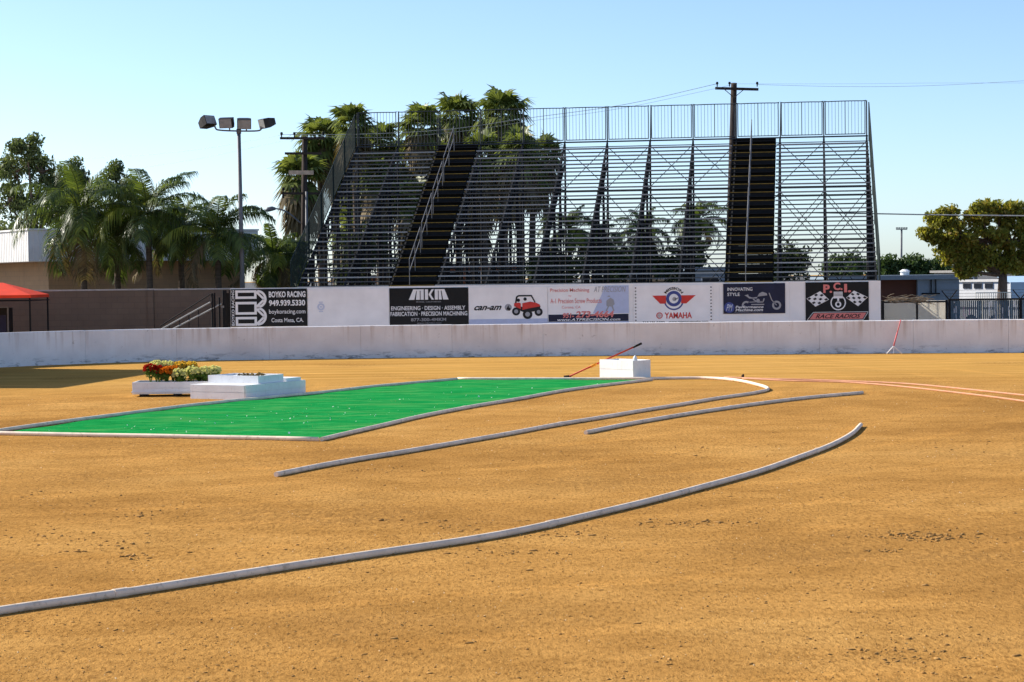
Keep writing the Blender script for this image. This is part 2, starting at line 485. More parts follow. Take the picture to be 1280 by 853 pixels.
ys = np.concatenate([np.array([-40, -15, 0, 5]), 8 * (60 / 8) ** (np.linspace(0, 1, 330)), np.array([62, 66, 75, 100, 150, 300, 700, 1800])])
xs = np.concatenate([np.array([-1500, -400, -120, -50, -25]), np.linspace(-18, 18, 181), np.array([25, 50, 120, 400, 1500])])
X, Y = np.meshgrid(xs, ys)
Z = gh(X, Y)
V = np.stack([X, Y, Z], -1).reshape(-1, 3)
nx, ny = len(xs), len(ys)
ii, jj = np.meshgrid(np.arange(nx - 1), np.arange(ny - 1))
a = (jj * nx + ii).ravel()
g = np_build('ground', V, np.stack([a, a + 1, a + nx + 1, a + nx], 1), 'dirt')
g.data.polygons.foreach_set('use_smooth', [True] * len(g.data.polygons))
put(g, 'brown raked dirt of the infield and track', None, None, 'structure')
o = MB().add([(-400, 67.2, 0.004), (400, 67.2, 0.004), (400, 1500, 0.004), (-400, 1500, 0.004)], [(0, 1, 2, 3)]).build('pavement', 'asphalt')
put(o, 'grey asphalt yard behind the crash wall', None, None, 'structure')

# clods and grit
def clod_mesh():
    pos = []
    def px_spread(x0, x1, y0, y1, n, s0, s1):
        for _ in range(n):
            p = gnd(random.uniform(x0, x1), y0 + (y1 - y0) * random.random())
            pos.append((p.x, p.y, random.uniform(s0, s1) * random.random() ** 0.7 + 0.002))
    px_spread(-60, 1340, 500, 900, 2200, 0.003, 0.009)
    px_spread(-60, 1340, 560, 900, 420, 0.006, 0.015)
    for (cx, cy, sx, sy, n, s) in ((870, 655, 70, 4, 120, .028), (1150, 672, 80, 6, 240, .028), (1120, 815, 60, 22, 120, .022), (100, 675, 90, 16, 110, .028), (560, 655, 70, 8, 60, .026),
                                   (180, 642, 40, 6, 50, .030), (470, 590, 60, 6, 40, .03), (60, 620, 60, 12, 60, .026), (700, 668, 40, 5, 40, .022), (1110, 690, 20, 3, 26, .030),
                                   (300, 690, 60, 8, 30, .024), (1200, 560, 60, 12, 40, .03), (950, 560, 120, 10, 40, .03), (480, 650, 12, 2, 8, .040), (170, 695, 16, 4, 26, .036), (640, 690, 60, 6, 36, .03)):
        for _ in range(n):
            p = gnd(random.gauss(cx, sx * .6), random.gauss(cy, sy * .6))
            pos.append((p.x, p.y, s * .56 * random.random() ** 2.2 + 0.003))
    for a, b_ in zip(PIPE_PTS[:-1], PIPE_PTS[1:]):
        l = (b_ - a).length
        if l > 3: continue
        for _ in range(int(l * 16 + random.random())):
            q = a.lerp(b_, random.random())
            pos.append((q.x + random.gauss(0, .02) + random.choice((-1, 1)) * random.uniform(.035, .075), q.y + random.gauss(0, .03) - .03, random.uniform(.004, .016) * random.random() ** .6 + .003))
    t = (1 + 5 ** .5) / 2
    ico = np.array([(-1, t, 0), (1, t, 0), (-1, -t, 0), (1, -t, 0), (0, -1, t), (0, 1, t), (0, -1, -t), (0, 1, -t), (t, 0, -1), (t, 0, 1), (-t, 0, -1), (-t, 0, 1)]) / 1.9
    fc = np.array([(0, 11, 5), (0, 5, 1), (0, 1, 7), (0, 7, 10), (0, 10, 11), (1, 5, 9), (5, 11, 4), (11, 10, 2), (10, 7, 6), (7, 1, 8), (3, 9, 4), (3, 4, 2), (3, 2, 6), (3, 6, 8), (3, 8, 9), (4, 9, 5), (2, 4, 11), (6, 2, 10), (8, 6, 7), (9, 8, 1)])
    Vs, Fs = [], []
    for i, (x, y, s) in enumerate(pos):
        v = ico * (1 + rng.uniform(-.35, .35, (12, 1))) * s * (np.array([rng.uniform(.8, 1.6), rng.uniform(.8, 1.4), rng.uniform(.5, .95)]) if rng.random() < .7 else np.array([rng.uniform(1.6, 3.2), rng.uniform(.8, 1.4), rng.uniform(.4, .6)]))
        an = rng.uniform(-.5, .5); c, q = math.cos(an), math.sin(an)
        v = v @ np.array([[c, q, 0], [-q, c, 0], [0, 0, 1]])
        Vs.append(v + np.array([x, y, gz(x, y) + s * .3])); Fs.append(fc + 12 * i)
    return np.concatenate(Vs), np.concatenate(Fs)
def grit():
    n = 85000
    y = 10.2 + (46 - 10.2) * rng.random(n) ** 1.5
    x = (rng.random(n) - .5) * 2 * (0.28 * y + .5)
    k = 0.5 + 0.5 * np.sin(x * 1.3 + 2 * np.sin(y * .7)) * np.sin(y * 1.1 + np.sin(x * .9) * 2)
    keep = rng.random(n) < .35 + .65 * k
    x, y = x[keep], y[keep]; n = len(x)
    s = (0.0018 + 0.0052 * rng.random(n) ** 2.6) * (0.75 + y / 40)
    oc = np.array([(1, 0, 0), (0, 1, 0), (-1, 0, 0), (0, -1, 0), (0, 0, 1.0)])
    V_ = oc[None] * s[:, None, None] * rng.uniform(.6, 1.3, (n, 5, 1)) + np.stack([x, y, gh(x, y) + .0008], -1)[:, None]
    fc = np.array([(0, 1, 4), (1, 2, 4), (2, 3, 4), (3, 0, 4)])
    return V_.reshape(-1, 3), (fc[None] + 5 * np.arange(n)[:, None, None]).reshape(-1, 3)
gv, gf = grit()
put(np_build('grit', gv, gf, 'grit'), 'fine brown grit strewn over the near dirt', 'grit', None, 'stuff')

# ------------------------------------------------------------------ carpet and pipes
cp = [gnd(px, py) for px, py in ((10, 541), (150, 520.5), (272, 505.2), (330, 499.5), (395, 492.6), (480, 483.5), (572, 475.5), (700, 475.2), (806, 475.2), (720, 487), (640, 500.5), (560, 513.5), (480, 531), (401, 549), (200, 545.5))]
def carpet():
    import bmesh
    bm = bmesh.new()
    vs = [bm.verts.new((p.x, p.y, 0)) for p in cp]
    fa = bm.faces.new(vs)
    bmesh.ops.triangulate(bm, faces=[fa])
    for _ in range(5):
        bmesh.ops.subdivide_edges(bm, edges=[e for e in bm.edges if e.calc_length() > 0.6], cuts=1, use_grid_fill=False)
        bmesh.ops.triangulate(bm, faces=bm.faces[:])
    for v in bm.verts:
        v.co.z = gz(v.co.x, v.co.y) + 0.012 + 0.006 * math.sin(v.co.x * 3 + v.co.y * 2.2)
    bmesh.ops.recalc_face_normals(bm, faces=bm.faces)
    me = bpy.data.meshes.new('carpet'); bm.to_mesh(me); bm.free()
    if me.polygons[0].normal.z < 0: me.flip_normals()
    return link_mesh('carpet', me, 'carpet')
put(carpet(), 'bright green artificial turf carpet laid on the dirt inside white pipes', 'carpet')
# small white flakes strewn over the turf
fv, ff = [], []
import itertools
def inside(x, y):
    c = False
    for i in range(len(cp)):
        p, q = cp[i], cp[i - 1]
        if (p.y > y) != (q.y > y) and x < (q.x - p.x) * (y - p.y) / (q.y - p.y) + p.x: c = not c
    return c
nf = 0
spots = [gnd(px, py) for px, py in ((340, 521), (380, 530), (440, 511), (508, 515), (454, 526), (337, 524), (168, 535), (176, 538), (310, 519), (610, 491), (520, 497), (560, 500), (250, 527), (280, 540))]
while nf < 75:
    b = random.choice(spots)
    x, y = (b.x + random.gauss(0, .5), b.y + random.gauss(0, 1.2)) if random.random() < .6 else (random.uniform(-9, 4), random.uniform(33, 52))
    if not inside(x, y): continue
    s = random.uniform(.006, .014) * (1.7 if random.random() < .12 else 1)
    an = random.uniform(0, 3.1); c, q = math.cos(an) * s, math.sin(an) * s
    z = gz(x, y) + .028; t = random.uniform(.3, 1.0) * s
    fv += [(x - c, y - q, z - t), (x + q, y - c, z), (x + c, y + q, z + t), (x - q, y + c, z)]
    ff.append((4 * nf, 4 * nf + 1, 4 * nf + 2, 4 * nf + 3)); nf += 1
put(np_build('white_flakes', fv, ff, 'flake'), 'tiny white flakes scattered on the green carpet', 'litter', None, 'stuff')

PR = 0.037
PIPE_PTS = []
def pipe(label, pix, seg=8, joints=(), corner=False):
    wp = [gnd(px, py, PR) for px, py in pix]
    if corner:
        pts = []
        for i in range(len(wp) - 1):
            for j in range(10): pts.append(wp[i].lerp(wp[i + 1], j / 10))
        pts.append(wp[-1])
    else:
        pts = catmull(wp, seg)
    pts = [Vector((p.x, p.y, gz(p.x, p.y) + PR * 0.92)) for p in pts]
    PIPE_PTS.extend(pts)
    b = pts[0]
    t = thing('track_pipe', label, 'pipe', (b.x, b.y, 0), group='white pipes edging the track lanes')
    MB().tube(pts, PR, 12).build('pipe', 'pipe', t, True)
    for (jx, jy) in joints:
        q = gnd(jx, jy, PR)
        k = min(range(len(pts) - 1), key=lambda i: (pts[i] - q).length)
        d = (pts[k + 1] - pts[k]).normalized()
        MB().tube([pts[k] - d * .07, pts[k] + d * .07], PR * 1.16, 12).build('coupling', 'pipe', t, False)
    return t
pipe('grey white pipe along the far left edge of the green carpet, beside the tiered box', [(-40, 545), (20, 535), (150, 518), (272, 503), (330, 497.5), (395, 491), (480, 482), (571, 474)], joints=[(272, 502)])
pipe('straight cream white pipe along the near edge of the green carpet', [(-40, 540), (0, 541.5), (200, 545.5), (398, 549.5)])
pipe('grey white pipe along the right carpet edge, ending at the white corner box', [(402, 549.5), (480, 531), (560, 513), (640, 499.5), (720, 486), (815, 474)], joints=[(575, 510)])
pipe('long pipe along the far carpet edge, hooking round at the right and coming back', [(572, 473.5), (700, 473.3), (815, 472.8), (880, 472.3), (920, 475), (948, 481), (960, 486.5), (945, 491), (900, 498), (800, 514), (700, 530), (560, 555), (430, 577), (345, 593)], joints=[(545, 557), (700, 530)])
pipe('short isolated white pipe lying between the hooked pipe and the long nearest pipe', [(732, 540), (800, 527), (900, 511.5), (1000, 498.5), (1078, 491)], joints=[(915, 509)])
pipe('nearest and longest pipe, sweeping across the front and curving up at its right end', [(-60, 773), (0, 763), (150, 741), (320, 713), (480, 689), (640, 664), (760, 638), (870, 611), (950, 588), (1010, 567), (1045, 553), (1065, 542), (1076, 531)], joints=[(695, 653), (150, 741), (1018, 563)])

cv, cf = clod_mesh()
put(np_build('dirt_clods', cv, cf, 'clod'), 'loose brown clods and grit scattered over the infield', 'clods', None, 'stuff')

def hose(label, pix):
    pts = catmull([gnd(px, py, .03) for px, py in pix], 8)
    pts = [Vector((p.x, p.y, gz(p.x, p.y) + .018)) for p in pts]
    o = MB().tube(pts, .02, 8).build('hose', 'orangehose', None, True)
    return put(o, label, 'hose', 'orange hoses at the track edge')
hose('farther of the two orange hoses, its right end running along the track edge', [(905, 471), (960, 473), (1010, 474.2), (1060, 476), (1130, 479), (1200, 485), (1300, 495)])
hose('nearer of the two orange hoses, bowing toward the viewer at the right', [(928, 472.5), (990, 475.5), (1060, 477.6), (1120, 482), (1180, 488), (1240, 495), (1300, 503)])

# ------------------------------------------------------------------ crash wall
def crash_wall():
    key = [(-18.7, 38), (-18.2, 51), (-17.45, 58), (-16.5, 61.6), (-14.6, 63.6), (-11.7, 65.2), (-6, 65.75), (0, 65.8), (8, 65.2), (16.7, 64.05), (26, 61.5), (40, 56)]
    pts = catmull([(x, y, 0) for x, y in key], 12)
    # arc-length resample
    segs = [0]
    for i in range(1, len(pts)): segs.append(segs[-1] + (pts[i] - pts[i - 1]).length)
    def P(s):
        for i in range(1, len(pts)):
            if segs[i] >= s:
                return pts[i - 1].lerp(pts[i], (s - segs[i - 1]) / max(1e-6, segs[i] - segs[i - 1]))
        return pts[-1]
    t = thing('crash_wall', 'low white painted concrete crash wall round the dirt track, stained and scuffed', 'wall', (0, 65.8, 0))
    m = MB(); core = MB()
    s = 0.0; step = 3.05; tot = segs[-1]
    n = 0
    while s + step < tot:
        ss = [s + .003 + (step - .006) * k / 3 for k in range(4)]
        ring = []
        hz = 1.09 + random.uniform(-.006, .006)
        for q in ss:
            a, b = P(q - .05 if q > .05 else 0), P(q + .05)
            d = (b - a).normalized(); nrm = Vector((d.y, -d.x, 0))
            c = P(q)
            ring.append([c + nrm * .0 + Vector((0, 0, -.05)), c + Vector((0, 0, hz - .02)) - nrm * .004, c + Vector((0, 0, hz)) - nrm * .03, c - nrm * .19 + Vector((0, 0, hz)), c - nrm * .22 + Vector((0, 0, hz - .02)), c - nrm * .22 + Vector((0, 0, -.05))])
        base = len(m.v)
        for r_ in ring: m.v += r_
        for i in range(3):
            for k in range(5):
                q0 = base + i * 6 + k
                m.f.append((q0, q0 + 6, q0 + 7, q0 + 1))
        m.f.append(tuple(base + k for k in range(6))); m.f.append(tuple(base + 18 + k for k in reversed(range(6))))
        s += step; n += 1
    m.build('wall_panels', 'wallpaint', t)
crash_wall()

# ------------------------------------------------------------------ text helper
_tc = {}
def text2d(s, bold=0.0):
    if (s, bold) in _tc: return _tc[(s, bold)]
    cu = bpy.data.curves.new('t', 'FONT'); cu.body = s; cu.size = 1; cu.offset = bold; cu.resolution_u = 3
    ob = bpy.data.objects.new('t', cu); COL.objects.link(ob)
    dg = bpy.context.evaluated_depsgraph_get()
    me = bpy.data.meshes.new_from_object(ob.evaluated_get(dg))
    v = np.array([(p.co.x, p.co.y) for p in me.vertices]); f = [tuple(p.vertices) for p in me.polygons]
    bpy.data.objects.remove(ob); bpy.data.curves.remove(cu); bpy.data.meshes.remove(me)
    v -= v.min(0); v /= v.max(0)
    _tc[(s, bold)] = (v, f)
    return v, f

class Print:
    """flat print on a banner face; coordinates are fractions of the banner, origin top-left"""
    def __init__(s, W, Hh): s.W, s.H, s.m, s.lines = W, Hh, MB(), []
    def pt(s, x, y, lay): return (x * s.W, -0.004 - 0.003 * lay, s.H * (1 - y))
    def text(s, str_, x0, x1, y0, y1, lay=1, bold=0.0, shear=0.0, vert=False, arc=None):
        v, f = text2d(str_, bold)
        out = []
        for (a, b) in v:
            if vert:
                out.append(s.pt(x0 + (1 - b) * (x1 - x0), y1 - a * (y1 - y0), lay))
            elif arc:
                cx, cy, r0_, r1_, a0, a1 = arc   # angles from vertical, radians; r in units of height
                an = a0 + (a1 - a0) * a; rr = r0_ + (r1_ - r0_) * b
                out.append(s.pt(cx + rr * math.sin(an) * s.H / s.W, cy - rr * math.cos(an), lay))
            else:
                out.append(s.pt(x0 + a * (x1 - x0) + shear * (b - .5) * (y1 - y0) * s.H / s.W, y1 - b * (y1 - y0), lay))
        s.lines.append(MB().add(out, f)); return s
    def poly(s, pts, lay=1):
        s.m.add([s.pt(x, y, lay) for x, y in pts], [tuple(range(len(pts)))]); return s
    def rect(s, x0, x1, y0, y1, lay=1): return s.poly([(x0, y1), (x1, y1), (x1, y0), (x0, y0)], lay)
    def disc(s, cx, cy, r, lay=1, n=28, a0=0, a1=2 * math.pi, r2=None):
        if r2 is None:
            return s.poly([(cx + r * math.cos(-2 * math.pi * k / n) * s.H / s.W, cy + r * math.sin(-2 * math.pi * k / n)) for k in range(n)], lay)
        for k in range(n):
            p, q = a0 + (a1 - a0) * k / n, a0 + (a1 - a0) * (k + 1) / n
            c = lambda r_, t: (cx + r_ * math.cos(t) * s.H / s.W, cy + r_ * math.sin(t))
            s.poly([c(r, p), c(r, q), c(r2, q), c(r2, p)], lay)
        return s
    def line(s, pts, wd, lay=1):
        for (a, b) in zip(pts[:-1], pts[1:]):
            ax, ay = a[0] * s.W / s.H, a[1]; bx, by = b[0] * s.W / s.H, b[1]
            l = math.hypot(bx - ax, by - ay); nx_, ny_ = -(by - ay) / l * wd / 2, (bx - ax) / l * wd / 2
            k = s.H / s.W
            s.poly([((ax + nx_) * k, ay + ny_), ((bx + nx_) * k, by + ny_), ((bx - nx_) * k, by - ny_), ((ax - nx_) * k, ay - ny_)], lay)
        return s
    def build(s, name, mat, parent):
        for k in s.lines: k.build('lettering', mat, parent)
        if s.m.v: s.m.build(name if 'lettering' not in name else 'print_shapes', mat, parent)

BD = 68.7
def board_fence():
    t = thing('board_fence', 'white board fence behind the crash wall, carrying the row of advertising banners', 'fence', (0, BD, 0))
    xl, xr = at(288, 380, BD).x, at(1101, 380, BD).x
    m = MB()
    x = xl
    while x < xr - .1:
        x2 = min(x + 2.44, xr)
        m.box(x + .002, x2 - .002, BD, BD + .05, 0.004, 2.38 + random.uniform(-.004, .004))
        x = x2
    m.build('panels', 'board', t)
    p = MB()
    x = xl + .05
    while x < xr:
        p.box(x, x + .09, BD + .055, BD + .15, 0.004, 2.33); x += 2.44
    p.build('posts', 'palewood', t)
board_fence()

def banner(label, px0, px1, pyt, pyb, mat):
    a, b = at(px0, (pyt + pyb) / 2, BD - .03), at(px1, (pyt + pyb) / 2, BD - .03)
    mid = (px0 + px1) / 2
    zt, zb = at(mid, pyt, BD - .03).z, at(mid, pyb, BD - .03).z
    W, Hh = b.x - a.x, zt - zb
    t = thing('banner', label, 'banner', (a.x, BD - .03, zb), group='advertising banners on the board fence')
    ORG[t.name] = Vector((0, 0, 0))
    MB().box(0, W, 0, .012, 0, Hh).build('sheet', mat, t)
    return t, W, Hh

# 1 boyko
t, W, Hh = banner('black banner with a large white B emblem of arrows, leftmost on the fence', 288.5, 384, 361.3, 408.2, 'black')
p = Print(W, Hh)
p.text('BOYKO RACING', .012, .048, .03, .97, bold=.01, vert=True)
p.text('BOYKO RACING', .50, .98, .07, .23, bold=.035).text('949.939.5330', .50, .975, .30, .46, bold=.035)
p.text('boykoracing.com', .50, .975, .55, .70, bold=.008).text('Costa Mesa, CA.', .53, .95, .78, .91, bold=.01)
p.build('lettering', 'letter_w', t)
e = Print(W, Hh)
def hollow(e, x0, x1, y0, y1, tk=.065):
    k = Hh / W
    e.rect(x0, x1, y0, y0 + tk); e.rect(x0, x1, y1 - tk, y1); e.rect(x0, x0 + tk * k, y0 + tk, y1 - tk); e.rect(x1 - tk * k, x1, y0 + tk, y1 - tk)
hollow(e, .062, .34, .03, .26); hollow(e, .062, .34, .34, .68); hollow(e, .062, .34, .74, .98)
for cy in (.27, .73):
    e.disc(.35, cy, .245, n=24, a0=-math.pi / 2, a1=math.pi / 2, r2=.18)
    e.line([(.335, cy - .2), (.44, cy + .01), (.335, cy + .21)], .06, 2)
e.build('emblem', 'letter_w', t)

# 2 blank white with faint emblem
t, W, Hh = banner('plain white banner with only one small faint blue emblem', 385, 486.5, 361, 407.6, 'vinyl')
e = Print(W, Hh); e.disc(.16, .48, .10, n=18, r2=.05).disc(.16, .48, .03, 1, 12).rect(.135, .185, .34, .37).rect(.135, .185, .59, .62)
e.build('emblem', 'faint_blue', t)

# 3 MKM
t, W, Hh = banner('black banner reading MKM engineering, design, assembly in white', 487, 585.5, 360, 406.3, 'black')
p = Print(W, Hh)
def quadl(x0, x1, x2, x3, y0=.05, y1=.32): p.poly([(x3, y1), (x2, y1), (x0, y0), (x1, y0)][::1])
p.poly([(.245, .32), (.315, .32), (.345, .05), (.30, .05)]); p.poly([(.335, .32), (.385, .32), (.385, .05), (.35, .05)]); p.poly([(.395, .32), (.435, .32), (.435, .05), (.395, .05)])
p.rect(.30, .435, .04, .075, 2)
p.rect(.45, .49, .04, .32); p.poly([(.495, .18), (.535, .32), (.565, .32), (.525, .18), (.565, .04), (.535, .04)])
p.poly([(.575, .32), (.615, .32), (.615, .05), (.575, .05)]); p.poly([(.625, .32), (.665, .32), (.65, .05), (.625, .05)]); p.poly([(.68, .32), (.75, .32), (.70, .05), (.66, .05)])
p.rect(.575, .70, .04, .075, 2)
p.text('ENGINEERING · DESIGN · ASSEMBLY', .02, .96, .49, .60, bold=.015).text('FABRICATION · PRECISION MACHINING', .01, .985, .64, .755, bold=.015)
p.build('lettering', 'letter_w', t)
q = Print(W, Hh); q.text('IRVINE, CALIFORNIA', .34, .655, .36, .40).text('877-300-4MKM', .27, .715, .815, .90, bold=.015).text('www.mkminc.com', .345, .655, .93, .97)
q.build('small_lettering', 'letter_g', t)

# 4 can-am
t, W, Hh = banner('white banner with black italic can-am lettering and a printed red buggy', 586, 684.5, 359, 405.4, 'vinyl')
Print(W, Hh).rect(0.001, .999, .86, .997).build('bottom_band', 'pale_blue', t)
p = Print(W, Hh); p.text('can-am', .07, .41, .50, .62, 2, bold=.03, shear=.5)
p.build('lettering', 'letter_b', t)
e = Print(W, Hh); e.disc(.50, .55, .095, n=20).build('emblem', 'letter_g', t)
e = Print(W, Hh); e.poly([(.475, .60), (.52, .64), (.53, .58), (.505, .54), (.515, .48), (.49, .53)], 3).build('emblem_mark', 'letter_b', t)
p = Print(W, Hh)
for (cx, cy, r) in ((.60, .66, .11), (.745, .74, .13), (.885, .68, .11)): p.disc(cx, cy, r, 3, 20)
p.poly([(.585, .44), (.60, .26), (.63, .22), (.80, .22), (.85, .42), (.835, .43), (.79, .26), (.64, .26), (.62, .28), (.605, .45)], 2)
p.poly([(.60, .60), (.72, .70), (.90, .64), (.91, .52), (.70, .55), (.60, .50)], 2)
p.disc(.63, .36, .045, 2, 14).disc(.715, .33, .045, 2, 14)
p.build('buggy_print', 'letter_b', t)
p = Print(W, Hh); p.poly([(.575, .44), (.575, .52), (.66, .60), (.66, .45), (.64, .42)], 4).poly([(.68, .44), (.68, .62), (.76, .58), (.905, .53), (.90, .48), (.85, .43), (.78, .40)], 4)
p.build('buggy_body_print', 'letter_r', t)
p = Print(W, Hh)
for (cx, cy, r) in ((.60, .66, .055), (.745, .74, .065), (.885, .68, .05)): p.disc(cx, cy, r, 5, 14)
p.build('buggy_wheel_print', 'letter_g', t)

# 5 precision machining
t, W, Hh = banner('pale banner with red precision machining lettering over a dark web address band', 685, 786.5, 357.6, 404.2, 'vinyl')
p = Print(W, Hh); p.poly([(.55, .74), (.995, .74), (.995, .003), (.70, .003), (.66, .25)], 1).rect(.001, .995, .955, .995)
p.build('blue_field', 'pale_blue', t)
Print(W, Hh).rect(.005, .99, .76, .95, 2).build('dark_band', 'navy', t)
p = Print(W, Hh)
p.text('Precision Machining', .03, .51, .06, .18, 3, bold=.005).text('by', .255, .29, .235, .29, 3).text('A-1 Precision Screw Products', .03, .66, .33, .46, 3, bold=.005).text('Corona, CA', .17, .40, .53, .61, 3)
p.text('951-', .18, .32, .72, .86, 4, bold=.03, shear=.15).text('273-4664', .345, .81, .67, .85, 4, bold=.035, shear=.15)
p.build('lettering', 'letter_p', t)
p = Print(W, Hh); p.text('www.ATPRECISION.com', .11, .89, .865, .935, 4, bold=.02, shear=.4); p.build('web_lettering', 'letter_w', t)
p = Print(W, Hh); p.text('AT PRECISION', .57, .955, .02, .17, 3, bold=.0, shear=.15)
p.poly([(.72, .55), (.72, .40), (.77, .32), (.81, .38), (.82, .50), (.79, .56)], 3).line([(.745, .55), (.715, .68)], .035, 3).line([(.79, .55), (.81, .68)], .035, 3).rect(.735, .765, .27, .30, 3)
p.build('machine_print', 'letter_g', t)

# 6 yamaha
t, W, Hh = banner('white banner with red wings round a blue ring above YAMAHA lettering', 792, 891, 356.4, 404, 'vinyl')
p = Print(W, Hh)
for x in (.018, .99 - .02):
    for k in range(11): p.rect(x, x + .016, .055 + k * .085, .085 + k * .085)
p.text('MISSION', 0, 1, 0, 1, 2, bold=.03, arc=(.508, .36, .235, .305, -1.0, 1.0))
p.text('714.241.6440', .11, .39, .945, .985, 1, bold=.02).text('www.missionyamaha.com', .44, .94, .945, .985, 1, bold=.02)
p.build('lettering', 'letter_b', t)
p = Print(W, Hh); p.poly([(.235, .275), (.41, .275), (.41, .49), (.335, .49)]).poly([(.60, .49), (.665, .49), (.785, .275), (.60, .275)])
p.text('YAMAHA', .39, .735, .72, .88, 2, bold=.025).disc(.325, .80, .085, 1, 20)
p.build('wings_print', 'letter_r', t)
p = Print(W, Hh); p.disc(.508, .36, .205, 2, 28).disc(.508, .40, .225, 2, 22, .35, math.pi - .35, .262); p.build('ring_print', 'letter_blue', t)
p = Print(W, Hh); p.disc(.508, .36, .125, 3, 22).disc(.325, .80, .06, 3, 16, r2=.045)
p.line([(.325, .73), (.325, .87)], .02, 3).line([(.30, .84), (.35, .765)], .02, 3).line([(.30, .765), (.35, .84)], .02, 3)
p.build('ring_centre_print', 'letter_w', t)
p = Print(W, Hh); p.disc(.515, .37, .055, 4, 12).line([(.52, .38), (.57, .34)], .04, 4); p.build('wrench_print', 'letter_g', t)

# 7 performance machine
t, W, Hh = banner('smaller dark banner with a silver motorcycle print and INNOVATING STYLE', 904.2, 981.5, 354.5, 392.2, 'navy')
p = Print(W, Hh); p.text('INNOVATING', .065, .47, .13, .24, bold=.01).text('STYLE', .065, .265, .30, .41, bold=.01)
p.text('Performance', .20, .65, .735, .82, 4, bold=.02, shear=.3).text('Machine.com', .20, .64, .83, .92, 4, bold=.02, shear=.3)
p.build('lettering', 'letter_w', t)
Print(W, Hh).disc(.095, .79, .175, 1, 24).build('badge', 'letter_blue', t)
p = Print(W, Hh); p.text('PM', .055, .14, .68, .90, 2, bold=.01, shear=.2).build('badge_lettering', 'faint_blue', t)
p = Print(W, Hh)
p.disc(.86, .73, .15, 2, 26, r2=.085).disc(.37, .73, .15, 2, 26, math.pi * .8, math.pi * 1.7, .09)
p.poly([(.55, .44), (.58, .33), (.63, .28), (.70, .33), (.71, .40), (.62, .42)], 2).poly([(.34, .40), (.40, .36), (.41, .43), (.47, .47), (.55, .45), (.54, .50), (.42, .50), (.37, .42)], 2)
p.line([(.74, .32), (.78, .55), (.86, .73)], .03, 2).line([(.48, .52), (.55, .62), (.64, .62), (.66, .50)], .04, 2).line([(.42, .62), (.64, .60)], .025, 2).line([(.45, .70), (.66, .70)], .035, 2).disc(.56, .57, .06, 3, 12)
p.text('CUSTOM WHEELS  CONTROLS', .18, .63, .945, .97, 4)
p.build('motorcycle_print', 'letter_g', t)

# 8 PCI
t, W, Hh = banner('black banner with two checkered flags and red P.C.I. lettering, rightmost on the fence', 1007, 1086, 352.8, 401.2, 'black')
p = Print(W, Hh)
for i, (ch, x0, x1, y0, y1) in enumerate((('P.', .28, .42, .06, .28), ('C.', .44, .585, .01, .21), ('I.', .61, .72, .05, .27))): p.text(ch, x0, x1, y0, y1, 3, bold=.04)
p.poly([(.06, .955), (.90, .955), (.96, .80), (.13, .80)], 2)
p.build('red_lettering', 'letter_p', t)
p = Print(W, Hh); p.line([(.02, .98), (.91, .98), (.99, .775), (.12, .775), (.02, .98)], .012, 2)
for sx in (0, 1):
    A, B, Cc, D_ = ((.015, .42), (.23, .23), (.37, .45), (.155, .63)) if sx == 0 else ((.64, .41), (.765, .225), (.985, .40), (.83, .63))
    p.poly([D_, Cc, B, A], 2)
p.disc(.515, .53, .20, 2, 24, r2=.17).disc(.515, .575, .08, 3, 20, r2=.04)
p.rect(.445, .585, .25, .42, 3).rect(.50, .53, .42, .52, 3)
p.build('flag_print', 'letter_w', t)
p = Print(W, Hh)
for sx in (0, 1):
    A, B, Cc, D_ = ((.015, .42), (.23, .23), (.37, .45), (.155, .63)) if sx == 0 else ((.64, .41), (.765, .225), (.985, .40), (.83, .63))
    for i in range(4):
        for j in range(4):
            if (i + j) % 2: continue
            def bl(u_, v_): return tuple((A[k] * (1 - u_) + B[k] * u_) * (1 - v_) + (D_[k] * (1 - u_) + Cc[k] * u_) * v_ for k in (0, 1))
            u1, v1 = (i + .12) / 4, (j + .12) / 4; u2, v2 = (i + .85) / 4, (j + .85) / 4
            p.poly([bl(u1, v2), bl(u2, v2), bl(u2, v1), bl(u1, v1)], 3)
for k in range(3): p.rect(.45, .58, .275 + k * .035, .288 + k * .035, 4)
p.text('RACE RADIOS', .17, .86, .825, .935, 4, bold=.02, shear=.5)
p.build('check_print', 'letter_b', t)

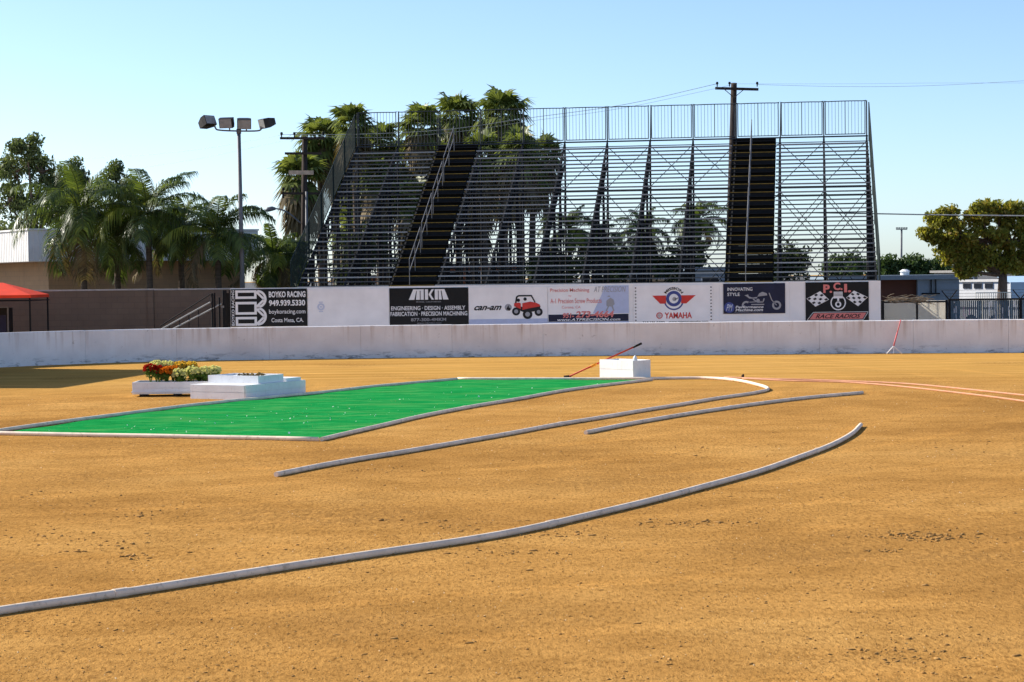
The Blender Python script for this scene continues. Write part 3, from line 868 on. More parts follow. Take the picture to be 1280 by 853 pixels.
# ------------------------------------------------------------------ bleachers
TH = R(8.5)
BX, BY, BW, NR, RISE, RUN, Z0 = -7.97, 73.2, 21.25, 17, 0.345, 0.60, 2.40
def bleachers():
    t = thing('bleachers', 'tall empty aluminium bleachers on open dark scaffolding behind the banner fence', 'bleachers', (BX, BY, 0), -TH)
    V_ = RUN * NR
    A1, A2 = (3.5, 5.2), (15.8, 17.55)
    secs = ((0, A1[0] - .02), (A1[1] + .02, A2[0] - .02), (A2[1] + .02, BW))
    for k in range(NR):
        z, v = Z0 + RISE * k, RUN * k
        for (a, b) in secs:
            m = MB()
            cuts = [a]
            while cuts[-1] + 7.4 < b: cuts.append(cuts[-1] + 5.3)
            cuts.append(b)
            for p0, p1 in zip(cuts[:-1], cuts[1:]):
                dz = random.uniform(-.008, .008)
                m.obox((p0 + .004, v, z - .05 + dz), (p1 - p0 - .008, 0, random.uniform(-.006, .006)), (0, .27, 0), (0, 0, .05))
            m.build('seat_plank', 'alu', t)
            if k < NR - 1:
                m = MB(); m.box(a, b, v + .33, v + .57, z + .125, z + .168); m.build('foot_plank', 'alu_dull', t)
    # aisles
    for (a, b) in (A1, A2):
        st = MB(); nose = MB()
        for k in range(NR):
            z, v = Z0 + RISE * k, RUN * k
            st.box(a, b, v + .02, v + .62, z - .06, z - .012)
            st.box(a, b, v + .60, v + .63, z - .06, z + RISE - .07)
            st.box(a, b, v + .29, v + .60, z + .13, z + .17)
            nose.box(a + .03, b - .03, v - .012, v + .06, z - .024, z + .004)
            if k == 0: st.box(a, b, v + .03, v + .06, z - .6, z - .06)
        s = st.build('aisle_stairs', 'stepblack', t)
        nose.build('step_nosings', 'yellow', s)
        h = MB(); uc = (a + b) / 2 - .1
        for k0, k1 in ((0, 3.6), (4.1, 7.6), (8.1, 11.6), (12.1, 16.2)):
            for dz in ((.95, .5)):
                h.tube([(uc, RUN * k0 + .1, Z0 + RISE * k0 + dz), (uc, RUN * k1 + .1, Z0 + RISE * k1 + dz)], .018, 8)
            for kk in (k0, (k0 + k1) / 2, k1):
                h.tube([(uc, RUN * kk + .1, Z0 + RISE * kk - .1), (uc, RUN * kk + .1, Z0 + RISE * kk + .95)], .014, 8)
        h.build('aisle_handrail', 'galv', t)
    # frames
    nf_ = 13
    us = [BW * i / 12 for i in range(nf_)]
    us[0] += .05; us[-1] -= .05
    for u in us:
        m = MB()
        zt = lambda v: Z0 + RISE * v / RUN - .12
        vs = [0.1, 2.1, 4.2, 6.3, 8.3, V_]
        for i, v in enumerate(vs):
            m.tube([(u, v, .005), (u, v, zt(v) + (.1 if i < 5 else 0))], .04, 6)
            if 0 < i < 5: m.tube([(u, v + .28, .005), (u, v + .28, zt(v))], .03, 6)
        m.bar((u, 0, zt(0)), (u, V_, zt(V_)), .06, .12)
        m.bar((u, 1.2, zt(0) - .05), (u, V_, zt(V_) - .75), .05, .07)
        for k in range(NR):
            v = RUN * k
            m.box(u - .03, u + .03, v + .02, v + .58, zt(v) - .02, zt(v) + .05)
            m.box(u - .03, u + .03, v + .06, v + .13, zt(v), Z0 + RISE * k - .05)
        for zz in (1.2, 3.0, 4.6, 6.2):
            vstart = max(.1, (zz - Z0 + .12) / RISE * RUN)
            if vstart < V_ - .5: m.bar((u, vstart, zz), (u, V_, zz), .045)
        for i in range(5):
            v0, v1 = vs[i], vs[i + 1]
            m.bar((u, v0, .3), (u, v1, zt(v0) - .1), .03)
            m.bar((u, v1, .3), (u, v0, zt(v0) - .1), .03)
            if i > 1:
                m.bar((u, v0, zt(v0) - .1), (u, v1, zt(v1) - .7), .03)
        # screen of stacked braces seen as the dark ladder of each truss
        for k in range(2, NR - 1, 1):
            v = RUN * k
            m.box(u - .035, u + .035, v - .02, v + .04, zt(v) - .8, zt(v))
        m.build('support_truss', 'steel', t)
    m = MB()
    for i in range(12):
        for (v, za, zb) in ((V_ - .1, 6.3, 8.0), (V_ - .1, 4.0, 6.0), (V_ - .1, 1.6, 3.8), (6.3, 3.6, 5.6), (4.2, 2.4, 4.2), (2.1, .6, 3.0)):
            if (v > 7) or i % 2 == 0 or i > 9:
                m.tube([(us[i], v, za), (us[i + 1], v, zb)], .016, 5); m.tube([(us[i], v + .04, zb), (us[i + 1], v + .04, za)], .016, 5)
    for (v, z) in ((V_, 8.0), (V_, 6.2), (V_, 4.0), (V_, 1.6), (6.3, 3.6), (6.3, 5.7), (4.2, 2.4), (4.2, 4.3), (2.1, 1.0), (.1, 1.2), (.1, 2.2)):
        m.tube([(0, v, z), (BW, v, z)], .02, 5)
    m.build('cross_braces', 'steel', t)
    # back guard
    zb, zt_ = 8.28, 9.63
    for i in range(12):
        a, b = us[i] + .07, us[i + 1] - .07
        m = MB()
        z0, z1 = zb, zt_
        m.tube(catmull([(a, V_, z0), (a, V_, z1 - .08), (a + .08, V_, z1), (b - .08, V_, z1), (b, V_, z1 - .08), (b, V_, z0)], 4), .019, 6)
        m.tube([(a, V_, z0 + .02), (b, V_, z0 + .02)], .018, 6)
        n = 12
        for j in range(1, n):
            x = a + (b - a) * j / n
            m.tube([(x, V_, z0), (x, V_, z1 - .01)], .016 if j == n // 2 else .0075, 4)
        m.build('back_guard_panel', 'guard', t)
    m = MB()
    for i, u in enumerate(us): m.tube([(u, V_ + .03, 7.6), (u + (.05 if i % 3 == 1 else 0), V_ + .03, zt_ + .02)], .026, 6)
    m.box(0, BW, V_ - .14, V_ + .02, zb - .1, zb - .05)
    m.build('back_guard_posts', 'guard', t)
    # side guards
    for side, u in (('a', -.04), ('b', BW + .04)):
        npn = 5
        for i in range(npn):
            va, vb = V_ * i / npn + .05, V_ * (i + 1) / npn - .05
            if i == 0: va = -.7
            za, zb2 = Z0 + RISE * va / RUN, Z0 + RISE * vb / RUN
            m = MB(); hh = 1.32
            m.tube([(u, va, za - .25), (u, va, za + hh), (u, vb, zb2 + hh), (u, vb, zb2 - .25)], .024, 6)
            m.tube([(u, va, za), (u, vb, zb2)], .02, 6)
            n = int((vb - va) / .085)
            for j in range(1, n):
                f_ = j / n; v = va + (vb - va) * f_; z = za + (zb2 - za) * f_
                m.tube([(u, v, z), (u, v, z + hh)], .0085, 4)
            m.build('side_guard_panel', 'greenmesh', t)
    return t
bleachers()

# ------------------------------------------------------------------ vegetation
def leaf_cloud(C, rad, n_per, size, flat=0.0, droop=0.0, asp=0.45):
    """diamond leaves scattered in gaussian clumps; returns verts, quads"""
    C = np.asarray(C); n = len(C) * n_per
    idx = np.repeat(np.arange(len(C)), n_per)
    d = rng.normal(size=(n, 3)); d /= np.linalg.norm(d, axis=1, keepdims=True)
    r = rng.random((n, 1)) ** 0.5
    rr = np.asarray(rad)[idx].reshape(-1, 1) if hasattr(rad, '__len__') else rad
    p = C[idx] + d * r * rr * np.array([1, 1, .8])
    ax = rng.normal(size=(n, 3)); ax[:, 2] -= droop; ax /= np.linalg.norm(ax, axis=1, keepdims=True)
    q = rng.normal(size=(n, 3)); q[:, 2] += flat
    sd_ = np.cross(ax, q); sd_ /= np.linalg.norm(sd_, axis=1, keepdims=True) + 1e-9
    s = size * rng.uniform(.6, 1.3, (n, 1))
    v = np.stack([p - ax * s * .5, p + sd_ * s * asp * .5, p + ax * s * .5, p - sd_ * s * asp * .5], 1).reshape(-1, 3)
    return v, np.arange(4 * n).reshape(-1, 4)

def tree(name, label, base, height, lobes, mat, leaf=.16, dens=70, clump=.55, ncl=14, trunk_r=.16, group=None, cat='tree', droop=.2, fork=.4):
    """lobes: (dx, dz, rx, rz) crown lobes relative to base"""
    bx, by = base
    t = thing(name, label, cat, (bx, by, 0), group=group)
    tb = MB()
    lean = random.uniform(-.02, .02) * height
    zf = height * fork
    tp = [(bx, by, 0), (bx + lean * .3, by, zf * .5), (bx + lean, by, zf)]
    tb.tube(catmull(tp, 4), [trunk_r * (1.25 - .55 * i / 8) for i in range(9)], 9)
    C, Rd = [], []
    for (dx, dz, rx, rz) in lobes:
        c0 = Vector((bx + dx, by + random.uniform(-.4, .4) * rx, dz))
        mid = Vector(tp[-1]).lerp(c0, .55) + Vector((random.uniform(-.2, .2), random.uniform(-.2, .2), random.uniform(-.1, .3)))
        tb.tube(catmull([tp[-1], mid, c0], 4), [trunk_r * .45 * (1 - .75 * i / 8) for i in range(9)], 6)
        for _ in range(ncl):
            d = Vector((random.gauss(0, 1), random.gauss(0, 1), random.gauss(0, 1))).normalized()
            rr = random.uniform(.45, 1.0)
            q = c0 + Vector((d.x * rx * rr, d.y * rx * rr, d.z * rz * rr))
            C.append(q); Rd.append(clump * random.uniform(.55, 1.15))
            m_ = c0.lerp(q, .5) + Vector((0, 0, random.uniform(-.1, .1)))
            tb.tube([c0, m_, q], [trunk_r * .18, trunk_r * .12, trunk_r * .05], 4, False)
    tb.build('trunk', 'bark', t, True)
    v, f = leaf_cloud([tuple(c) for c in C], Rd, dens, leaf, droop=droop)
    np_build('crown', v, f, mat, t)
    return t

def X(px, D): return at(px, 345, D).x
def Zp(px, py, D): return at(px, py, D).z

def pix_tree(name, label, D, px, top, lobes_px, mat, **kw):
    k = D / F
    bx = X(px, D)
    lobes = [(X(lx, D) - bx, Zp(lx, ly, D), rx * k, rz * k) for (lx, ly, rx, rz) in lobes_px]
    return tree(name, label, (bx, D), Zp(px, top, D), lobes, mat, **kw)

# tall trees at the left
pix_tree('tree', 'tallest dark green tree behind the white fascia building, at the far left', 100, 40, 168, [(38, 185, 22, 16), (20, 215, 24, 22), (55, 215, 26, 22), (12, 255, 22, 26), (48, 255, 30, 28), (75, 240, 12, 18), (30, 285, 34, 18), (75, 275, 24, 24)], 'tree_l', leaf=.22, dens=105, clump=.55, ncl=15, trunk_r=.28, droop=.9, group='trees behind the left building')
pix_tree('tree', 'slim dark tree between the tallest tree and the first feather palm, behind the building', 104, 98, 200, [(97, 212, 7, 10), (84, 232, 11, 11), (103, 230, 8, 18), (92, 262, 20, 22), (112, 265, 14, 20)], 'tree_l', leaf=.20, dens=85, clump=.45, ncl=13, trunk_r=.2, droop=.9, group='trees behind the left building')
pix_tree('tree', 'airy olive green tree rising behind the first and second feather palms', 102, 150, 203, [(147, 215, 9, 12), (158, 235, 14, 16), (138, 238, 16, 18), (165, 258, 16, 20), (145, 268, 24, 24)], 'tree_l', leaf=.20, dens=75, clump=.5, ncl=13, trunk_r=.2, droop=.9, group='trees behind the left building')

# feather palms
def frond(base, az, el, length, droop, nl, wl, twist=0.0):
    """one pinnate leaf -> verts, quads(leaf) and rachis points"""
    pts = []
    p = np.array(base, float); e = el
    n = 14
    for i in range(n + 1):
        pts.append(p.copy())
        d = np.array([math.cos(az) * math.cos(e), math.sin(az) * math.cos(e), math.sin(e)])
        p = p + d * length / n
        e -= droop / n * (0.5 + 1.2 * i / n)
    pts = np.array(pts)
    V, Q = [], []
    s_ = np.linspace(.16, .99, nl)
    for side in (-1, 1):
        for s in s_:
            x = s * n; i = min(int(x), n - 1); fr = x - i
            b = pts[i] * (1 - fr) + pts[i + 1] * fr
            tg = pts[i + 1] - pts[i]; tg /= np.linalg.norm(tg)
            sdv = np.cross(tg, np.array([0, 0, 1.0])); sdv /= np.linalg.norm(sdv) + 1e-9
            up = np.cross(sdv, tg)
            ll = wl * (math.sin(math.pi * (.12 + .83 * s)) ** .6) * rng.uniform(.85, 1.12)
            a = tg * .55 + sdv * side * (.85) + up * rng.uniform(-.1, .3)
            a /= np.linalg.norm(a)
            wv = np.cross(a, up + sdv * side * .3); wv /= np.linalg.norm(wv) + 1e-9
            hw = .023
            m = b + a * ll * .5 + np.array([0, 0, -.09 * ll])
            tip = b + a * ll * .80 + np.array([0, 0, -rng.uniform(.4, .8) * ll])
            k = len(V)
            V += [b - wv * hw * .6, b + wv * hw * .6, m + wv * hw, m - wv * hw, tip + wv * .003, tip - wv * .003]
            Q += [(k, k + 1, k + 2, k + 3), (k + 3, k + 2, k + 4, k + 5)]
    return np.array(V), np.array(Q), pts

def feather_palm(label, D, px, cy, tip, nfr, seed, group='feather palms along the block wall', trunk_r=.13, bright=2, cat='palm tree'):
    random.seed(seed)
    bx = X(px, D); zc = Zp(px, cy, D); Lf = tip * D / F
    t = thing('feather_palm', label, cat, (bx, D, 0), group=group)
    tb = MB(); tb.tube([(bx, D, 0), (bx + .03, D, zc * .5), (bx + .02, D, zc - .75)], [trunk_r * 1.15, trunk_r * .95, trunk_r * .85], 10)
    tb.build('trunk', 'palmbark', t, True)
    cs = MB(); cs.tube([(bx + .02, D, zc - .75), (bx + .02, D, zc - .4), (bx, D, zc)], [trunk_r * 1.05, trunk_r * .9, trunk_r * .3], 10); cs.build('crownshaft', 'frondb', t, True)
    sets = {'frond': ([], [], MB()), 'frondb': ([], [], MB()), 'fandead': ([], [], MB())}
    for i in range(nfr):
        f_ = i / (nfr - 1)
        az = i * 2.39996 + random.uniform(-.3, .3)
        el = 1.40 - 1.75 * f_ + random.uniform(-.18, .18)
        dr = 1.15 + 1.0 * f_ + random.uniform(-.3, .5)
        ln = Lf * (random.uniform(.85, 1.08) if i > 1 else .8)
        V, Q, pts = frond((bx, D, zc - .05), az, el, ln, dr, 46, Lf * .31)
        key = 'frondb' if i % max(2, nfr // bright) == 1 else ('fandead' if i >= nfr - 2 else 'frond')
        vs, fs, rm = sets[key]
        n = sum(len(x) for x in vs)
        vs.append(V); fs.append(Q + n)
        rm.tube([tuple(p) for p in pts], [.028 * (1 - .85 * k / 14) for k in range(15)], 5, False)
    for key, (vs, fs, rm) in sets.items():
        if not vs: continue
        V = np.concatenate(vs); Q = np.concatenate(fs)
        n = len(V)
        Q = np.concatenate([Q, np.array(rm.f) + n]); V = np.concatenate([V, np.array([tuple(p) for p in rm.v])])
        np_build({'frond': 'crown', 'frondb': 'young_fronds', 'fandead': 'drooping_fronds'}[key], V, Q, key, t)
    return t
feather_palm('large feather palm with drooping fronds, leftmost of the palms against the tan building', 76, 104, 268, 96, 24, 3)
feather_palm('bushy feather palm standing between two other feather palms before the tan building', 75.5, 186, 266, 88, 23, 11)
feather_palm('feather palm with one bright yellow green upright frond beside the floodlight pole', 75, 272, 292, 84, 22, 21)
feather_palm('low feather palm between the floodlight pole and the left end of the bleachers', 80, 342, 322, 58, 19, 31)
feather_palm('smaller feather palm tucked behind the first two palms, its crown low on the fascia', 78, 146, 292, 76, 22, 37)
feather_palm('low arching feather palm right beside the lower left guard of the bleachers', 84, 362, 318, 44, 16, 41)
feather_palm('feather palm filling the gap left of the floodlight pole, behind its neighbours', 79.5, 226, 290, 66, 18, 43)
random.seed(77)

# fan palms
def fan_leaf(c, d, size, droop, n=15):
    d = d / np.linalg.norm(d)
    sdv = np.cross(d, np.array([0, 0, 1.0])); ln = np.linalg.norm(sdv)
    sdv = np.array([1., 0, 0]) if ln < .05 else sdv / ln
    up = np.cross(sdv, d)
    pet = c + d * size * .42
    V, Q = [], []
    w_ = .018
    V += [c - sdv * w_, c + sdv * w_, pet + sdv * w_, pet - sdv * w_]; Q.append((0, 1, 2, 3))
    for i in range(n):
        a = (i / (n - 1) - .5) * 3.7
        e = d * math.cos(a) + sdv * math.sin(a)
        ll = size * .62 * (.78 + .22 * math.cos(a)) * rng.uniform(.9, 1.08)
        wv = np.cross(e, up); hw = size * .052
        m = pet + e * ll * .55 + up * .03 * size
        tip = pet + e * ll - np.array([0, 0, droop * ll * rng.uniform(.3, .9)])
        k = len(V)
        V += [pet - wv * .008, pet + wv * .008, m + wv * hw, m - wv * hw, tip + wv * .004, tip - wv * .004]
        Q += [(k, k + 1, k + 2, k + 3), (k + 3, k + 2, k + 4, k + 5)]
    return V, Q

def fan_palm(label, D, px, cy, rpx, skirt=.8, nl=38, group='fan palms behind the bleachers', lean=0.0):
    bx = X(px, D); zc = Zp(px, cy, D); Rr = rpx * D / F * random.uniform(1.3, 1.65)
    t = thing('fan_palm', label, 'palm tree', (bx, D, 0), group=group)
    tb = MB(); tb.tube(catmull([(bx, D, 0), (bx + lean * .3, D, zc * .45), (bx + lean, D, zc)], 5), [.24 - .1 * i / 10 for i in range(11)], 9); tb.build('trunk', 'palmbark', t, True)
    for (nm, mat, num, e0, e1) in (('crown', 'fan', nl, 1.4, -.75), ('dead_frond_skirt', 'fandead', int(nl * .55 * skirt), -.6, -1.3)):
        Vs, Qs, n = [], [], 0
        for i in range(num):
            f_ = i / max(1, num - 1)
            az = i * 2.39996 + random.uniform(-.3, .3); el = e0 + (e1 - e0) * f_ + random.uniform(-.3, .3)
            d = np.array([math.cos(az) * math.cos(el), math.sin(az) * math.cos(el), math.sin(el)])
            c = np.array([bx + lean, D, zc])
            if nm != 'crown': c = c - np.array([0, 0, f_ * Rr * .6 * skirt])
            V, Q = fan_leaf(c, d, Rr * random.uniform(.68, 1.15), .55 if nm == 'crown' else .8)
            Vs += V; Qs += [tuple(a + n for a in q) for q in Q]; n += len(V)
        np_build(nm, Vs, Qs, mat, t)
    return t
FP = [
 (374, 222, 30, 1.5, 'fan palm with a heavy skirt directly behind the left utility pole'),
 (402, 172, 24, .9, 'fan palm just right of the left utility pole crossarm, clear against the sky'),
 (421, 190, 22, .9, 'fan palm crown touching the sloping left guard of the bleachers'),
 (449, 158, 24, .8, 'fan palm whose crown sits at the top left corner of the bleacher guard'),
 (482, 182, 26, 1.2, 'fan palm behind the second back guard panel from the left'),
 (506, 205, 26, 1.5, 'shaggy fan palm low between the second and third guard panels from the left'),
 (533, 160, 25, 1.0, 'fan palm crown just left of the tallest pair of fan palms'),
 (555, 208, 25, 1.5, 'fan palm with brown skirt hanging behind the top of the left aisle'),
 (574, 146, 30, 1.0, 'left one of the two tallest fan palms rising above the bleacher guard'),
 (606, 196, 26, 1.4, 'fan palm half hidden under and between the two tallest fan palms'),
 (627, 144, 29, .9, 'right one of the two tallest fan palms rising above the bleacher guard'),
 (652, 190, 26, 1.4, 'fan palm under the right edge of the tallest fan palm crown'),
 (684, 195, 22, 1.0, 'rightmost fan palm behind the bleachers, sky showing to its right'),
 (452, 240, 28, 1.6, 'low shaggy fan palm behind the left third of the benches'),
 (520, 255, 26, 1.6, 'low shaggy fan palm behind the benches just left of the left aisle'),
 (592, 250, 24, 1.5, 'low shaggy fan palm behind the benches just right of the left aisle'),
 (428, 222, 24, 1.2, 'fan palm beside the upper part of the sloping left guard, under a higher crown'),
 (476, 226, 26, 1.0, 'fan palm in the middle of the crowded group left of the left aisle'),
 (548, 236, 24, 1.2, 'fan palm whose crown fills the gap beside the upper left aisle'),
 (632, 226, 24, 1.2, 'fan palm directly below the right one of the two tallest fan palms'),
 (664, 222, 22, 1.1, 'fan palm below and left of the rightmost fan palm behind the bleachers'),
 (440, 288, 26, 1.0, 'lowest fan palm behind the left benches, close to the sloping guard'),
]
for i, (px, cy, r_, sk, lb) in enumerate(FP):
    fan_palm(lb, 100 + (i * 37 % 11), px, cy, r_, sk, lean=random.uniform(-.2, .2))

# feather palms and shrubs seen through the benches
feather_palm('feather palm seen through the benches right of the fan palms', 98, 712, 285, 46, 18, 51, 'feather palms behind the bleachers')
feather_palm('yellowish feather palm seen through the benches, left of the middle support trusses', 102, 748, 300, 44, 16, 53, 'feather palms behind the bleachers')
feather_palm('feather palm seen through the middle of the right bench block', 97, 803, 290, 46, 18, 57, 'feather palms behind the bleachers')
feather_palm('tall feather palm seen through the benches just left of the right aisle', 100, 874, 275, 46, 18, 61, 'feather palms behind the bleachers')
random.seed(91)
def shrub(label, D, px, py, rx, rz, group='shrubs behind the bleachers', mat='bushdark'):
    return pix_tree('shrub', label, D, px, py - rz, [(px - rx * .5, py + rz * .2, rx * .55, rz * .7), (px + rx * .45, py, rx * .6, rz * .8), (px, py + rz * .1, rx * .5, rz), (px - rx*.1, py + rz * .8, rx * .9, rz * .5)], mat, leaf=.24, dens=75, clump=.6, ncl=11, trunk_r=.1, group=group, cat='shrub', fork=.25)
shrub('dark dense shrub behind the lower left benches, beneath the fan palms', 97, 452, 312, 38, 42)
shrub('dark shrub behind the lower benches beside the left aisle', 97, 520, 330, 30, 28)
shrub('dark shrub seen through the lower benches beneath the first feather palm', 97, 695, 328, 36, 22)
shrub('shrub seen through the lower benches in the middle of the bleachers', 97, 765, 325, 36, 24)
shrub('shrub seen through the lower benches left of the right aisle', 97, 848, 322, 40, 24)
shrub('large dark shrub seen through the benches right of the right aisle', 97, 985, 322, 32, 26)
shrub('mid green shrub seen through the lowest benches at the right end of the bleachers', 103, 1060, 330, 30, 14, mat='tree_far')
shrub('green shrub between the low palm and the lower left corner of the bleachers', 88, 350, 345, 22, 26, mat='tree_far')

# far tree line and the broad tree on the right
for i, (px, top, wd, lb) in enumerate(((1112, 322, 20, 'round green tree far behind the blue grey shed, next to the bleachers'), (1142, 320, 22, 'far green tree behind the roof vent of the blue grey shed'), (1172, 326, 18, 'far green tree whose crown touches the left edge of the broad olive tree'), (1300, 318, 26, 'far green tree at the right border behind the broad olive tree'))):
    pix_tree('tree', lb, 150, px, top, [(px, top + 10, wd * .6, 9), (px - wd * .5, top + 18, wd * .6, 11), (px + wd * .5, top + 16, wd * .6, 11), (px, top + 26, wd, 8)], 'tree_far', leaf=.36, dens=70, clump=.8, ncl=12, trunk_r=.25, group='far trees beyond the right hand shed')
pix_tree('tree', 'broad olive and yellow leaved tree with a thick trunk behind the right hand fence', 80, 1252, 246, [(1252, 262, 26, 12), (1225, 268, 18, 14), (1272, 270, 24, 16), (1178, 272, 15, 13), (1165, 292, 14, 10), (1200, 293, 20, 20), (1185, 315, 18, 14), (1232, 300, 28, 24), (1265, 302, 26, 24), (1215, 325, 18, 10), (1290, 300, 22, 28), (1284, 325, 18, 14), (1240, 328, 20, 11), (1265, 332, 14, 9), (1205, 338, 12, 6)], 'tree_r', leaf=.20, dens=120, clump=.36, ncl=18, trunk_r=.24, fork=.44, droop=.4)

# ------------------------------------------------------------------ left building, walls, tent
def left_building():
    D = 82
    c = at(36, 328, D); c.z = 0
    zb, zt = Zp(36, 327, D), Zp(36, 288, D)
    e1 = Vector((.85, .53, 0)).normalized(); e2 = Vector((-e1.y, e1.x, 0))
    t = thing('building', 'low tan block building with a deep white ribbed fascia behind the feather palms', 'building', (c.x, c.y, 0))
    W_, Dp, ov = 10.4, 16.0, 1.25
    m = MB(); m.obox(c + Vector((0, 0, zb)), e1 * W_, e2 * Dp, (0, 0, zt - zb))
    m.build('fascia', 'fascia', t)
    rb = MB()
    n = 46
    for i in range(n + 1):
        rb.obox(c + e1 * (W_ * i / n - .02) - e2 * .015 + Vector((0, 0, zb + .003)), e1 * .045, e2 * .013, (0, 0, zt - zb - .006))
    n = 70
    for i in range(n + 1):
        rb.obox(c + e2 * (Dp * i / n - .02) - e1 * .013 + Vector((0, 0, zb + .003)), e1 * .011, e2 * .045, (0, 0, zt - zb - .006))
    rb.build('fascia_ribs', 'fascia', t)
    cp_ = MB(); cp_.obox(c - e1 * .06 - e2 * .06 + Vector((0, 0, zt + .002)), e1 * (W_ + .12), e2 * (Dp + .12), (0, 0, .07)); cp_.build('roof_coping', 'fascia', t)
    m = MB(); o_ = c + e1 * ov + e2 * ov
    m.obox(o_, e1 * (W_ - ov - .15), e2 * (Dp - 2 * ov), (0, 0, zb - .003)); m.build('wall', 'tan', t)
    d = MB(); q = o_ - e1 * .02 + e2 * 3.2
    d.obox(q, e2 * 1.0, e1 * .018, (0, 0, 2.1)); d.build('door', 'white', t)
left_building()

def block_wall():
    D = 72
    t = thing('block_wall', 'shaded brown concrete block wall with a sunlit cap, left of the banner fence', 'wall', (-14, D, 0))
    x0, x1, xm = X(-80, D), X(292, D), X(192, D)
    z = 2.7 - (363.2 - 350.7) * D / F
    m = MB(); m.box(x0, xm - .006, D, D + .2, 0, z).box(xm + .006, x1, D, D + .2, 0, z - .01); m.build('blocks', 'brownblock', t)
    m = MB(); m.box(x0, xm - .006, D - .015, D + .215, z + .002, z + .055).box(xm + .006, x1, D - .015, D + .215, z - .008, z + .045); m.build('cap', 'blockcap', t)
    m = MB(); m.box(xm - .22, xm - .012, D - .05, D - .002, 0, z - .02); m.build('pilaster', 'brownblock', t)
block_wall()

def stair():
    D = 69.4
    P = lambda px, py: at(px, py, D)
    o_ = P(265, 411); o_.z = 0
    t = thing('stair_railing', 'sloping grey metal stair railing in front of the brown block wall', 'railing', o_)
    m = MB()
    for (a, b) in (((203, 411), (263, 378)), ((217, 411), (277, 380))):
        m.tube([P(*a) , P(*b)], .026, 8)
        q = P(*a); m.tube([(q.x, q.y, q.z), (q.x - .5, q.y, q.z - .35)], .026, 8)
    m.build('handrails', 'wire_lit', t)
    m = MB()
    m.tube([P(200, 408), P(263, 368)], .02, 6)
    for px, py in ((265, 367), (268, 366), (274, 372), (279, 363)):
        q = P(px, py); m.tube([(q.x, q.y, 0), (q.x, q.y, q.z)], .035, 6)
    for f_ in (.15, .35, .55, .75):
        a = P(203, 411).lerp(P(263, 378), f_); m.tube([(a.x, a.y, 0), (a.x, a.y, a.z)], .014, 5)
    m.build('posts', 'steel', t)
    m = MB()
    for k in range(7):
        a = P(205 + k * 9, 415 - k * 5); m.box(a.x, a.x + .3, D + .02, D + .9, max(.02, a.z - 1.0), max(.06, a.z - .96))
    m.build('treads', 'steel', t)
stair()
def gate():
    D = 69.0
    a, b = at(280, 363, D), at(288, 363, D)
    t = thing('gate_post', 'dark steel gate frame between the block wall and the leftmost banner', 'gate post', (a.x, D, 0))
    m = MB(); m.box(a.x, a.x + .08, D, D + .08, 0, a.z).box(b.x - .06, b.x, D, D + .08, 0, a.z)
    m.build('frame', 'steel', t)
    m = MB(); m.box(a.x + .082, b.x - .062, D + .02, D + .05, .1, a.z - .1); m.build('leaf', 'steel', t)
    m = MB(); m.box(a.x - .1, a.x - .002, D - .05, D - .01, a.z - .62, a.z - .54); m.build('latch', 'galv', t)
gate()

def tent():
    D = 69.0
    ex = X(48, D); cx = ex - 1.65
    ze, zp = Zp(48, 368.5, D), Zp(7, 353.5, D)
    t = thing('canopy_tent', 'red pop-up canopy tent on thin dark legs beside the block wall', 'tent', (cx, D + .2, 0))
    hx, hy = 1.65, 1.35
    c = Vector((cx, D + .2, 0))
    cor = [c + Vector((sx * hx, sy * hy, ze)) for sx, sy in ((-1, -1), (1, -1), (1, 1), (-1, 1))]
    rg = [c + Vector((-.35, 0, zp)), c + Vector((.35, 0, zp))]
    m = MB(); m.add(cor + rg, [(0, 1, 5, 4), (1, 2, 5), (2, 3, 4, 5), (3, 0, 4)])
    lo = [q - Vector((0, 0, .10)) for q in cor]
    m.add(cor + lo, [(4, 5, 1, 0), (5, 6, 2, 1), (6, 7, 3, 2), (7, 4, 0, 3)])
    o = m.build('canopy', 'red_canvas', t)
    md = o.modifiers.new('s', 'SOLIDIFY'); md.thickness = .01
    for sx, sy in ((-1, -1), (1, -1), (1, 1), (-1, 1)):
        q = c + Vector((sx * (hx - .05), sy * (hy - .05), 0))
        MB().box(q.x - .025, q.x + .025, q.y - .025, q.y + .025, 0, ze - .02).build('leg', 'steel', t)
    m = MB(); zz = ze - .22
    for (a, b) in ((0, 1), (1, 2), (2, 3), (3, 0)): m.bar(cor[a] - Vector((0, 0, .2)), cor[b] - Vector((0, 0, .2)), .03)
    m.build('truss_bars', 'steel', t)
    # equipment case
    x1 = X(9.5, D - 0.3); z1 = Zp(5, 385, D)
    t = thing('equipment_case', 'tall black equipment case standing under the red canopy', 'case', (x1 - .5, D, 0))
    MB().box(x1 - .9, x1, D - .3, D + .3, .06, z1).build('body', 'black', t)
    m = MB()
    for xx in (x1 - .9, x1 - .03): m.box(xx - .012, xx + .042, D - .315, D - .3005, .06, z1 + .01)
    m.box(x1 - .91, x1 + .01, D - .315, D - .3005, z1 + .012, z1 + .04); m.build('edge_trim', 'galv', t)
    MB().box(x1 - .84, x1 - .08, D - .312, D - .3015, .7, z1 - .25).build('door', 'navy', t)
tent()

